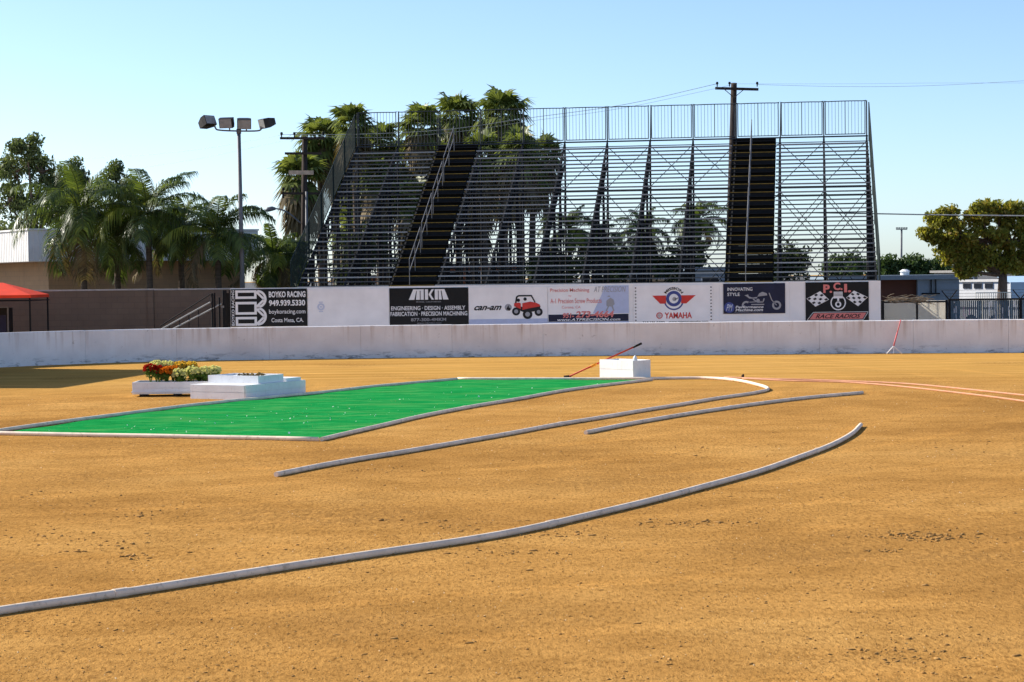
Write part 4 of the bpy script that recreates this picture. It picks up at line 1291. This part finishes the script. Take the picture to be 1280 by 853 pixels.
def shade_block():
    # unseen block added left of view to throw long shade over the track
    a = Vector((-17.75, 62.3, 0)); d = Vector((-1.3, -8.6, 0)).normalized(); l = Vector((-d.y, d.x, 0))
    l = -l if l.x > 0 else l
    t = thing('unseen_shade_block', 'tan building-shaped block added out of view to shade the left of the track', 'building', a + d * 4.5 + l * 3)
    MB().obox(a, d * 9, l * 6, (0, 0, 5.1)).build('wall', 'tan', t)
    MB().obox(a - d * .3 - l * .2 + Vector((0, 0, 5.103)), d * 9.6, l * 6.4, (0, 0, .22)).build('roof', 'rooftile', t)
    for k in range(4):
        q = a + d * (.7 + 2.1 * k) - l * .052 + Vector((0, 0, 3.2))
        w_ = MB().obox(q, d * 1.3, l * .05, (0, 0, 1.3)).build('window', 'white', t)
        MB().obox(q + d * .08 - l * .008 + Vector((0, 0, .08)), d * 1.14, l * .006, (0, 0, 1.14)).build('pane', 'window', w_)
shade_block()

# ------------------------------------------------------------------ floodlight, utility poles, wires
def floodlight():
    D = 74.0
    b = at(303, 330, D); tp = at(298.5, 164, D)
    t = thing('floodlight_pole', 'tall grey pole with four floodlights on a curved crossbar, behind the feather palms', 'floodlight', (b.x, D, 0))
    m = MB(); m.tube([(b.x, D, 0), tp], [.10, .07], 10); m.tube([tp + Vector((0, 0, -.1)), tp + Vector((0, 0, .08))], .09, 10); m.build('pole', 'galv', t, True)
    l, r_ = at(268, 155, D), at(328, 157, D)
    m = MB()
    m.tube(catmull([l + Vector((0, 0, .05)), l + Vector((.04, 0, -.16)), l + Vector((.2, 0, -.24)), tp, r_ + Vector((-.2, 0, -.2)), r_ + Vector((-.04, 0, -.12)), r_ + Vector((0, 0, .06))], 6), .03, 8)
    for px in (287, 308): m.tube([at(px, 164, D), at(px, 158, D)], .025, 6)
    m.build('crossbar', 'galv', t, True)
    for (px, py, yaw, pit) in ((259, 153, R(50), R(-25)), (284, 153, R(-12), R(18)), (305, 154, R(10), R(20)), (333, 154, R(-58), R(14))):
        c = at(px, py, D)
        f_ = Matrix.Translation(c) @ Matrix.Rotation(yaw, 4, 'Z') @ Matrix.Rotation(pit, 4, 'X')
        hs = MB(); w0, h0, w1, h1 = .26, .185, .17, .12
        vs = [f_ @ Vector(p) for p in ((-w0, -.2, -h0), (w0, -.2, -h0), (w0, -.2, h0), (-w0, -.2, h0), (-w0, .0, -h0), (w0, .0, -h0), (w0, .0, h0), (-w0, .0, h0), (-w1, .3, -h1), (w1, .3, -h1), (w1, .3, h1), (-w1, .3, h1))]
        hs.add(vs, [(0, 1, 5, 4), (1, 2, 6, 5), (2, 3, 7, 6), (3, 0, 4, 7), (4, 5, 9, 8), (5, 6, 10, 9), (6, 7, 11, 10), (7, 4, 8, 11), (8, 9, 10, 11), (0, 3, 2, 1)])
        o = hs.build('floodlight', 'lamp', t)
        g_ = MB(); g_.add([f_ @ Vector(p) for p in ((-w0 * .9, -.206, -h0 * .9), (w0 * .9, -.206, -h0 * .9), (w0 * .9, -.206, h0 * .9), (-w0 * .9, -.206, h0 * .9))], [(0, 1, 2, 3)])
        g_.build('lens', 'glass', o)
floodlight()

def insul(m, p):
    m.tube([p, p + Vector((0, 0, .1)), p + Vector((0, 0, .14)), p + Vector((0, 0, .24))], [.03, .03, .07, .05], 8)

def left_pole():
    D = 95
    b = at(378, 340, D); tp = at(381, 171, D)
    t = thing('utility_pole', 'wooden utility pole with four crossarms and a street lamp, left of the bleachers', 'utility pole', (b.x, D, 0))
    m = MB(); m.tube([(b.x, D, 0), tp], [.17, .13], 10); m.build('pole', 'wood', t, True)
    m = MB(); q = at(384, 240, D); m.tube([(q.x - .1, D - .3, 0), (q.x, D - .3, q.z)], .06, 8); m.build('conduit', 'galv', t, True)
    for (x0, x1, y, mt, ins) in ((350, 406, 173, 'wood', (352, 368, 404)), (356, 402, 192, 'wood', ()), (361, 392, 216, 'palewood', ()), (352, 402, 242, 'wood', (354, 366))):
        a, c = at(x0, y, D - .2), at(x1, y, D - .2)
        k = MB(); k.bar(a, c, .09, .11 if mt == 'wood' else .2)
        o = k.build('crossarm', mt, t)
        if ins:
            k = MB()
            for px in ins: insul(k, at(px, y, D - .2) + Vector((0, 0, .05)))
            if y == 242: k.tube([at(354, 243, D - .2), at(354, 248, D - .2)], .05, 6)
            k.build('insulators', 'steel', o)
    k = MB(); k.tube(catmull([at(376, 279, D - .1), at(360, 266, D - .1), at(348, 261.5, D - .1), at(342, 261.5, D - .1)], 5), .035, 8); k.build('lamp_arm', 'galv', t, True)
    c = at(338, 262, D - .1); k = MB()
    k.tube([c + Vector((.25, 0, .03)), c + Vector((.1, 0, .04)), c + Vector((-.12, 0, 0)), c + Vector((-.24, 0, -.05))], [.06, .11, .12, .05], 10); k.build('lamp_head', 'galv', t, True)
left_pole()

def right_pole():
    D = 100
    b = at(909, 345, D); tp = at(917.5, 104, D)
    t = thing('utility_pole', 'leaning dark utility pole with one crossarm rising above the bleachers near the right aisle', 'utility pole', (b.x, D, 0))
    m = MB(); m.tube([(b.x, D, 0), tp], [.22, .15], 10); m.build('pole', 'wood', t, True)
    k = MB(); k.bar(at(894, 110.5, D - .22), at(948, 112, D - .22), .1, .13)
    k.tube([at(905, 111.5, D - .2), at(916, 121, D - .2)], .02, 5); k.tube([at(930, 112, D - .2), at(918, 122, D - .2)], .02, 5)
    o = k.build('crossarm', 'wood', t)
    k = MB()
    for px in (896.5, 912, 946.5): insul(k, at(px, 110, D - .22) + Vector((0, 0, .06)))
    k.build('insulators', 'steel', o)
right_pole()

def wire(label, pts, r_=.012, mat='wire'):
    P_ = [at(*p) for p in pts]
    o = MB().tube(catmull(P_, 8), r_, 5).build('power_line', mat, None, True)
    return put(o, label, 'cable', 'overhead cables')
wire('upper pale cable running from the left utility pole to above the tallest fan palms', [(353, 168.5, 94.8), (450, 168, 95.5), (560, 162, 97), (655, 148.5, 98.5), (780, 131, 99), (896, 105, 99.8)], .013, 'wire_lit')
wire('lower pale cable running from the left utility pole past the fan palm crowns', [(369, 170, 94.8), (480, 172, 95.5), (580, 164, 97), (660, 152, 98.5), (780, 135, 99), (912, 107, 99.8)], .008, 'wire_lit')
wire('faint cable crossing the sky left of the floodlights, higher of the pair', [(-20, 202, 125), (130, 197, 118), (240, 188, 108), (353, 169, 95)], .007, 'wire_lit')
wire('faint cable crossing the sky left of the floodlights, lower of the pair', [(-20, 225, 125), (130, 215, 118), (240, 200, 108), (369, 173, 95)], .006, 'wire_lit')
wire('thin high cable running right from the right utility pole, upper of the pair', [(946.5, 106, 99.8), (1060, 108.5, 100), (1170, 107, 101), (1320, 99, 102)], .008, 'wire_lit')
wire('thin high cable running right from the right utility pole, lower of the pair', [(912, 105, 99.8), (1060, 105, 100), (1170, 104, 101), (1320, 104, 102)], .005, 'wire_lit')
wire('thick grey cable crossing in front of the broad olive tree at the right', [(1000, 266, 78), (1097, 267.5, 76.5), (1180, 269, 76), (1320, 270.5, 75)], .026, 'wire_lit')

# far stadium light
def far_mast():
    D = 190
    b, tp = at(1126, 345, D), at(1127, 287, D)
    t = thing('light_mast', 'distant thin light mast with a row of small lamps above the far trees', 'floodlight', (b.x, D, 0))
    MB().tube([(b.x, D, 0), tp], [.13, .09], 8).build('pole', 'galv', t, True)
    m = MB(); m.bar(at(1120, 287, D), at(1134, 287, D), .08, .08); m.build('crossbar', 'galv', t)
    for k in range(5):
        c = at(1121 + 3 * k, 286.4, D); MB().box(c.x - .08, c.x + .08, D - .15, D + .1, c.z + .02, c.z + .15).build('lamp', 'galv', t)
far_mast()

# ------------------------------------------------------------------ buildings behind
def low_house(name, label, px0, px1, pyt, D, wall, roof, depth=7, wins=3, cat='building', gable=False, group=None):
    x0, x1 = X(px0, D), X(px1, D); z = Zp((px0 + px1) / 2, pyt, D)
    t = thing(name, label, cat, ((x0 + x1) / 2, D, 0), group=group)
    MB().box(x0, x1, D, D + depth, 0, z - .16).build('wall', wall, t)
    MB().box(x0 - .25, x1 + .25, D - .35, D + depth + .25, z - .157, z).build('roof', roof, t)
    n = wins
    for k in range(n):
        c = x0 + (x1 - x0) * (k + .5) / n
        w_ = MB().box(c - .45, c + .45, D - .04, D - .002, z - 1.25, z - .45).build('window', 'white', t)
        MB().box(c - .38, c + .38, D - .055, D - .042, z - 1.18, z - .52).build('pane', 'window', w_)
    return t
low_house('building', 'orange brick building seen through the lowest benches right of the left aisle', 556, 652, 329, 110, 'orange_wall', 'rooftile', wins=4)
low_house('building', 'orange building glimpsed through the lowest benches at the left end of the bleachers', 452, 496, 344, 108, 'orange_wall', 'rooftile', wins=1)
low_house('building', 'tan and orange building glimpsed through the benches left of the right aisle', 766, 842, 322, 112, 'tanwall', 'rooftile', wins=3)
low_house('shed', 'blue grey shed glimpsed through the lowest benches beside the right aisle', 868, 908, 334, 92, 'bluegrey', 'roofblue', wins=1, cat='shed')

def right_shed():
    D = 86
    x0, xm, x1 = X(1098, D), X(1147, D), X(1199, D)
    z = Zp(1150, 344, D)
    t = thing('shed', 'flat roofed shed, brown brick on the left and blue grey siding on the right', 'shed', (xm, D, 0))
    MB().box(x0 - 2, xm - .003, D + .25, D + 5, 0, z - .2).build('brick_wall', 'brownpaint', t)
    MB().box(xm, x1, D, D + 5, 0, z - .2).build('siding_wall', 'bluegrey', t)
    r_ = MB().box(x0 - 2.2, x1 + .05, D - .12, D + 5.2, z - .197, z).build('roof', 'roofblue', t)
    c = at(1131, 341, D + 2)
    MB().tube([(c.x, D + 2, z), (c.x, D + 2, z + .16)], .2, 12).tube([(c.x, D + 2, z + .16), (c.x, D + 2, z + .26)], [.26, .1], 12).build('roof_vent', 'white', r_)
    m = MB()
    for k in range(8): m.box(xm + .01, x1 - .01, D - .018, D - .002, .2 + k * .28, .215 + k * .28)
    m.build('siding_laps', 'roofblue', t)
    a = at(1166, 356, D)
    m = MB(); m.box(a.x - .1, a.x - .06, D - .08, D - .019, a.z - .35, a.z + .25).box(a.x + .1, a.x + .14, D - .08, D - .019, a.z - .35, a.z + .25).box(a.x - .5, a.x + .3, D - .08, D - .019, a.z - .42, a.z - .36)
    m.build('wall_bracket', 'steel', t)
right_shed()

def trailer():
    D = 92
    x0 = X(1196, D); z = Zp(1210, 350, D)
    an = R(-48)
    t = thing('trailer', 'long white trailer home with three small high windows behind the broad tree', 'trailer', (x0, D, 0), an)
    Lw = 3.5
    MB().box(-.3, Lw, 0, 2.4, .25, z - .1).build('body', 'white', t)
    MB().box(-.35, Lw + .06, -.06, 2.46, z - .098, z).build('roof', 'fascia', t)
    for xx in (.35, .95, 1.55):
        f_ = MB().box(xx, xx + .44, -.03, -.002, z - .40, z - .14).build('window', 'galv', t)
        MB().box(xx + .03, xx + .41, -.04, -.032, z - .37, z - .17).build('pane', 'window', f_)
    MB().box(0, Lw - .1, -.012, -.002, .9, 1.0).build('trim_stripe', 'galv', t)
    for c in (.8, 2.1):
        w_ = MB().tube([(c, -.02, .33), (c, .2, .33)], .32, 18).build('wheel', 'black', t)
        MB().tube([(c, -.04, .33), (c, -.021, .33)], .17, 14).build('rim', 'galv', w_)
    # blue awning at the frame edge
    D2 = 84
    a, b = at(1263, 353, D2), at(1300, 353, D2)
    t = thing('tarp_awning', 'pale blue tarp awning right of the tree trunk at the right border', 'awning', ((a.x + b.x) / 2, D2, 0))
    o = MB().obox((a.x, D2, a.z - .75), (b.x - a.x, 0, 0), (0, .012, 0), (0, 0, .75)).build('tarp_front', 'tarp', t)
    MB().obox((a.x, D2 + .013, a.z - .02), (b.x - a.x, 0, 0), (0, 2.4, .25), (0, 0, .02)).build('tarp_top', 'tarp', t)
    for xx in (a.x + .03, b.x - .03): MB().box(xx - .03, xx + .03, D2 + .014, D2 + .07, 0, a.z - .03).build('leg', 'white', t)
    # white picket railing
    D3 = 79
    a, b = at(1220, 366, D3), at(1264, 366, D3)
    t = thing('picket_railing', 'thin white railing round the foot of the broad tree', 'railing', ((a.x + b.x) / 2, D3, 0))
    m = MB(); n = 17
    for k in range(n):
        x = a.x + (b.x - a.x) * k / (n - 1); m.box(x - .012, x + .012, D3, D3 + .02, 0, a.z - .02)
    m.build('pickets', 'cream', t)
    MB().box(a.x - .03, b.x + .03, D3 - .01, D3 + .03, a.z - .018, a.z + .01).build('rail', 'cream', t)
    # house behind
    low_house('building', 'grey distant house roof peeping between the shed and the broad tree', 1196, 1222, 338, 130, 'rooftile', 'rooftile', wins=1)
trailer()

# right chain link / slatted fence
def right_fence():
    D = 69.0
    zt = Zp(1184, 375, D)
    t = thing('slat_fence', 'chain link fence woven with dark blue slats at the right, topped by barbed wire arms', 'fence', (X(1230, D), D, 0))
    x0, x1 = X(1185, D), X(1300, D)
    dk, lt, pu = MB(), MB(), MB()
    x = x0 + .05; i = 0
    while x < x1:
        px = 640 + F * x / D
        dk.box(x, x + .055, D, D + .012, .05, zt - .04)
        r_ = random.random()
        if (1192 < px < 1214 and r_ < .8) or (1224 < px < 1248 and r_ < .75) or (px > 1262 and r_ < .5) or r_ < .10:
            tgt = pu if (1188 < px < 1214 and random.random() < .55) else lt
            z0 = zt - random.uniform(.75, .95); n = random.randint(1, 3)
            for _ in range(n):
                a = random.uniform(zt - .8, zt - .25); tgt.box(x + .014, x + random.uniform(.022, .045), D - .004, D - .001, a, min(zt - .06, a + random.uniform(.08, .42)))
        x += .068; i += 1
    s = dk.build('slats', 'slatblue', t); lt.build('pale_paint_marks', 'slatlight', s); pu.build('purple_paint_marks', 'slatpurple', s)
    for px in (1186, 1275):
        c = X(px, D)
        k = MB().tube([(c, D - .05, 0), (c, D - .05, zt + .03)], .05, 8)
        for sx in (-1, 1): k.tube([(c, D - .05, zt), (c + sx * .27, D - .05 - .0, zt + .33)], .02, 6)
        k.build('post', 'steel', t)
    m = MB().tube([(x0, D - .03, zt), (x1, D - .03, zt)], .035, 6); m.build('top_rail', 'steel', t)
    m = MB()
    for k in (.33, .66, 1.0): m.tube([(x0 - .27 * k, D - .05, zt + .33 * k), (x1, D - .05, zt + .33 * k)], .005, 4)
    m.build('barbed_wire', 'wire', t)
    # white panel fence section
    a, b = X(1103, D), X(1183, D)
    t = thing('panel_fence', 'cream panelled fence section between the banner fence and the blue slats, dry vines on top', 'fence', ((a + b) / 2, D, 0))
    MB().obox((a + .05, D + 1.80, .02), (b - a - .05, -1.72, 0), (.03, .03, 0), (0, 0, zt - .04)).build('panels', 'cream', t)
    m = MB()
    for px in (1102.5, 1146, 1183): c = X(px, D); m.tube([(c, D, 0), (c, D, zt)], .04 if px != 1102.5 else .07, 8)
    m.build('posts', 'steel', t)
    MB().tube([(a, D, zt - .06), (b, D, zt - .06)], .03, 6).build('top_rail', 'steel', t)
    m = MB()
    sp = .055
    n = int((b - a) / sp)
    hh = zt - .1
    for k in range(-int(hh / sp), n):
        for sgn in (1, -1):
            xa = a + k * sp; za, zb_ = .1, zt - .06
            xb = xa + (zb_ - za)
            if xa < a: za += a - xa; xa = a
            if xb > b: zb_ -= xb - b; xb = b
            if xb <= xa: continue
            if sgn == 1: m.bar((xa, D - .01, za), (xb, D - .01, zb_), .004)
            else: m.bar((a + b - xa, D - .016, za), (a + b - xb, D - .016, zb_), .004)
    m.build('chain_link', 'galv', t)
    m = MB()
    for k in range(90):
        f_ = random.random(); x = a + (b - a) * .62 * f_; z = zt + random.gauss(.02, .05)
        q = Vector((x, D + random.gauss(0, .08), z)); d = Vector((random.uniform(.2, .6), random.gauss(0, .08), random.gauss(0, .07)))
        m.tube([q, q + d * .5 + Vector((0, 0, random.gauss(0, .04))), q + d], .009, 4)
    m.build('dry_vines', 'twig', t)
right_fence()

# ------------------------------------------------------------------ tools
def board_faces(m, o, e, out, h, rows):
    e = Vector(e); out = Vector(out).normalized()
    for k in range(rows):
        z0, z1 = h * k / rows + .004, h * (k + 1) / rows - .004
        j = random.uniform(.35, .65)
        for (a, b) in ((0.003, j - .001), (j + .001, .997)):
            m.obox(Vector(o) + e * a + out * .002 + Vector((0, 0, z0)), e * (b - a), out * (.012 + random.uniform(0, .003)), (0, 0, z1 - z0))

def leaning_rake():
    D = 64.25
    b = at(1117, 439, D); b.z = 0
    ft = at(1117, 433, D - .1)
    top = at(1126, 400, D + .36)
    t = thing('rake', 'pinkish red pole with a splayed white foot leaning against the crash wall', 'rake', (b.x, b.y - .1, 0))
    mid = ft.lerp(top, .52)
    MB().tube([ft, mid], .026, 8).build('lower_handle', 'pinkpole', t, True)
    MB().tube([mid - (top - ft) * .02, top], .019, 8).build('upper_handle', 'pinkpole', t, True)
    m = MB()
    for px in (1108.5, 1127.5):
        q = at(px, 440, D - .12); q.z = .02; m.tube([ft, q], .018, 6)
    m.tube([ft, Vector((ft.x - .02, ft.y - .06, .02))], .018, 6); m.build('foot', 'white', t)
leaning_rake()

def corner_box():
    B = gnd(792, 474.5); A_ = gnd(745.5, 473.5)
    e1 = (A_ - B); e1.z = 0; L1 = e1.length; e1.normalize()
    e2 = Vector((-e1.y, e1.x, 0));
    if e2.y < 0: e2 = -e2
    e1 = (e1 + e2 * .28).normalized(); e2 = Vector((e1.y, -e1.x, 0)); e2 = -e2 if e2.y < 0 else e2
    L2 = .62
    L1 *= 1.12
    h = 2.7 - (451 - 343.2) * B.y / F
    t = thing('box', 'white open box with a small knob at the far corner of the green carpet', 'box', (B.x, B.y, 0))
    m = MB(); th = .03
    # four boards, butted
    m.obox(B, e1 * L1, e2 * th, (0, 0, h))
    m.obox(B + e2 * (th + .002), e1 * th, e2 * (L2 - 2 * th - .004), (0, 0, h - .004))
    m.obox(B + e2 * (L2 - th), e1 * L1, e2 * th, (0, 0, h))
    m.obox(B + e1 * (L1 - th) + e2 * (th + .002), e1 * th, e2 * (L2 - 2 * th - .004), (0, 0, h - .004))
    m.obox(B + e1 * .04 + e2 * .04 + Vector((0, 0, h - .08)), e1 * (L1 - .08), e2 * (L2 - .08), (0, 0, .02))
    board_faces(m, B, e1 * L1, -e2, h, 2); m.build('boards', 'white_weathered', t)
    q = B + e1 * .06 + e2 * .12
    MB().tube([(q.x, q.y, h - .1), (q.x, q.y, h + .04), (q.x, q.y, h + .08), (q.x, q.y, h + .13)], [.06, .06, .045, .012], 10).build('knob', 'white', t, True)
    # red handled rake
    Dd = B.y + 1.3
    lo, hi = at(712, 470.5, Dd - .35), at(802, 429.5, Dd + .25)
    t = thing('rake', 'long red handled rake with a dark grip lying propped across the white corner box', 'rake', (lo.x, lo.y, 0))
    d = hi - lo
    MB().tube([lo, lo + d * .9], .022, 8).build('handle', 'redpole', t, True)
    MB().tube([lo + d * .88, hi], .03, 8).build('grip', 'black', t, True)
    MB().tube([lo + d * .29, lo + d * .37], .034, 8).build('orange_sleeve', 'orangetag', t, True)
    m = MB(); c = lo; m.bar(c + Vector((-.14, -.14, 0)), c + Vector((.04, .14, .0)), .04, .05)
    for k in range(6):
        q = c + Vector((-.14, -.14, 0)).lerp(Vector((.04, .14, 0)), k / 5); m.bar(q, q + Vector((-.02, 0, -.07)), .012)
    m.build('rake_head', 'soil', t)
corner_box()

# ------------------------------------------------------------------ planter, tiered box, flowers
def open_box(m, o, e1, e2, h, th=.035, zf=.06):
    L1, L2 = e1.length, e2.length; a, b = e1.normalized(), e2.normalized()
    m.obox(o, e1, b * th, (0, 0, h)); m.obox(o + e2 - b * th, e1, b * th, (0, 0, h))
    m.obox(o + b * (th + .002), a * th, b * (L2 - 2 * th - .004), (0, 0, h - .003)); m.obox(o + e1 - a * th + b * (th + .002), a * th, b * (L2 - 2 * th - .004), (0, 0, h - .003))

def planter():
    o_ = at(165.5, 496, 45.5); o_.z = 0; r_ = at(266, 496, 45.5)
    e1 = Vector((r_.x - o_.x, 0.05, 0)); e2 = Vector((.0, 1.0, 0)) * .80
    h = 2.7 - (478 - 350.5) * o_.y / F
    t = thing('planter', 'long white wooden planter box holding the bright flowers', 'planter', o_)
    m = MB(); open_box(m, o_ + Vector((0, 0, .06)), e1, e2, h - .06); board_faces(m, o_ + Vector((0, 0, .06)), e1, -e2, h - .06, 2); m.build('box', 'white_weathered', t)
    m = MB(); m.obox(o_ + Vector((-.015, -.036, .10)), e1 + Vector((.03, 0, 0)), (0, .018, 0), (0, 0, .03)); m.build('trim_strip', 'white', t)
    m = MB()
    for f_ in (.08, .5, .92): m.obox(o_ + e1 * f_ + e2 * .1, e1.normalized() * .1, e2 * .8, (0, 0, .058))
    m.build('skids', 'wood', t)
    a, b = e1.normalized(), e2.normalized()
    m = MB(); m.obox(o_ + a * .04 + b * .04 + Vector((0, 0, h - .12)), e1 - a * .08, e2 - b * .08, (0, 0, .05)); m.build('soil', 'soil', t)
    return o_, e1, e2, h
PO, PE1, PE2, PH = planter()

def mum(label, px, py, D, r_, colour):
    c = at(px, py, D)
    z0 = PH - .07
    t = thing('flower_plant', label, 'flowers', (c.x, D, z0), group='bright potted flowers in the white planter')
    st = MB()
    for k in range(7):
        a = random.uniform(0, 6.28); q = Vector((c.x + math.cos(a) * r_ * .5, D + math.sin(a) * r_ * .5, c.z))
        st.tube([(c.x, D, z0), q], .008, 4)
    st.build('stems', 'mumleaf', t)
    C = []
    for k in range(26):
        d = Vector((random.gauss(0, 1), random.gauss(0, 1), random.gauss(0, 1))).normalized() * r_ * random.uniform(.4, .95)
        C.append((c.x + d.x, D + d.y, max(z0 + .04, c.z - r_ * .55 + d.z * .9)))
    v, f = leaf_cloud(C, r_ * .35, 22, .055, asp=.55)
    np_build('foliage', v, f, 'mumleaf', t)
    Vs, Fs, n = [], [], 0
    for k in range(85):
        d = np.array([random.gauss(0, 1), random.gauss(0, 1), abs(random.gauss(0, 1)) * .9 - .15]); d /= np.linalg.norm(d)
        p = np.array([c.x, D, c.z - r_ * .15]) + d * r_ * random.uniform(.85, 1.08) * np.array([1, 1, .85])
        # pompon of petals
        for j in range(26):
            e = rng.normal(size=3); e /= np.linalg.norm(e); e = e + d * .7; e /= np.linalg.norm(e)
            sv = np.cross(e, rng.normal(size=3)); sv /= np.linalg.norm(sv)
            ln, wd = rng.uniform(.026, .04), .010
            Vs += [p, p + e * ln * .6 + sv * wd, p + e * ln, p + e * ln * .6 - sv * wd]; Fs.append((n, n + 1, n + 2, n + 3)); n += 4
    np_build('blossoms', Vs, Fs, 'mum_' + colour, t)
D0 = PO.y
for (px, py, dd, r_, colr, lb) in (
    (191, 462, .25, .16, 'red', 'deep red flower plant at the left end of the planter'),
    (203, 464, .40, .15, 'red', 'second deep red flower plant, just right of the end one'),
    (199, 458, .75, .16, 'cream', 'cream flower plant behind the red ones at the left end'),
    (213, 465, .30, .15, 'orange', 'orange flower plant right beside the red ones at the planter front'),
    (222, 464, .55, .15, 'orange', 'second orange flower plant, next to the pale front plant'),
    (214, 458, .80, .16, 'cream', 'pale cream flower plant at the rear above the orange ones'),
    (232, 459, .78, .16, 'yellow', 'golden yellow flower plant at the rear middle of the planter'),
    (231, 468, .25, .16, 'cream', 'white cream flower plant at the planter front, low in the middle'),
    (248, 465, .35, .17, 'cream', 'pale yellow flower plant right of the low white one'),
    (246, 458, .80, .14, 'yellow', 'small golden flower plant at the rear right of centre'),
    (257, 466, .65, .14, 'orange', 'small orange flower plant between two pale ones near the right end'),
    (266, 465, .40, .16, 'cream', 'pale cream flower plant, second from the right end of the planter'),
    (279, 464, .45, .15, 'cream', 'pale cream flower plant at the right end, nearest the tiered box')):
    mum(lb, 188 + (px - 191) * .915, py - .5, D0 + .16 + (dd - .25) * .85, r_, colr)

def tiered_box():
    B = gnd(306, 500.2)
    b = Vector((.47, .88, 0)).normalized(); a = Vector((b.y, -b.x, 0))
    L1 = 1.50; A_ = B - a * L1
    t = thing('tiered_box', 'white two tier wooden box beside the planter at the edge of the green carpet', 'box', (B.x, B.y, 0))
    h1, h2 = .325, .50
    m = MB(); m.obox(A_, a * L1, b * 2.4, (0, 0, h1)); board_faces(m, A_, a * L1, -b, h1, 2); board_faces(m, B, b * 2.4, a, h1, 2); m.build('lower_tier', 'white_weathered', t)
    m = MB(); q = B + b * .66 - a * .10 + Vector((0, 0, h1 + .002)); q2 = q - a * 1.40
    open_box(m, q2, a * 1.40, b * 1.0, h2 - h1); m.obox(q2 + a * .04 + b * .04 + Vector((0, 0, .1)), a * 1.32, b * .92, (0, 0, .03)); m.build('upper_tier', 'white_weathered', t)
    m = MB(); m.obox(B + b * 1.70 - a * .55 + Vector((0, 0, h1 + .002)), a * .50, b * .6, (0, 0, .07)); m.build('rear_block', 'white', t)
    # dry leaves heaped on it
    c0 = q2 + a * 1.0 + b * .4 + Vector((0, 0, h2 - h1 - .01))
    C = [tuple(c0 + a * random.gauss(0, .16) + b * random.gauss(0, .08) + Vector((0, 0, random.uniform(-.03, .02)))) for _ in range(14)]
    v, f = leaf_cloud(C, .06, 14, .07, asp=.6)
    o = np_build('dead_leaves', v, f, 'fandead')
    put(o, 'small heap of brown dead leaves on top of the white tiered box', 'leaves')
tiered_box()

# wooden peg by the hoses
q = gnd(928, 472)
o = MB().tube([(q.x, q.y, 0), (q.x + .01, q.y, .03), (q.x + .03, q.y, .085)], [.03, .04, .02], 8).build('peg', 'soil')
put(o, 'short dark peg standing where the orange hoses begin', 'peg')
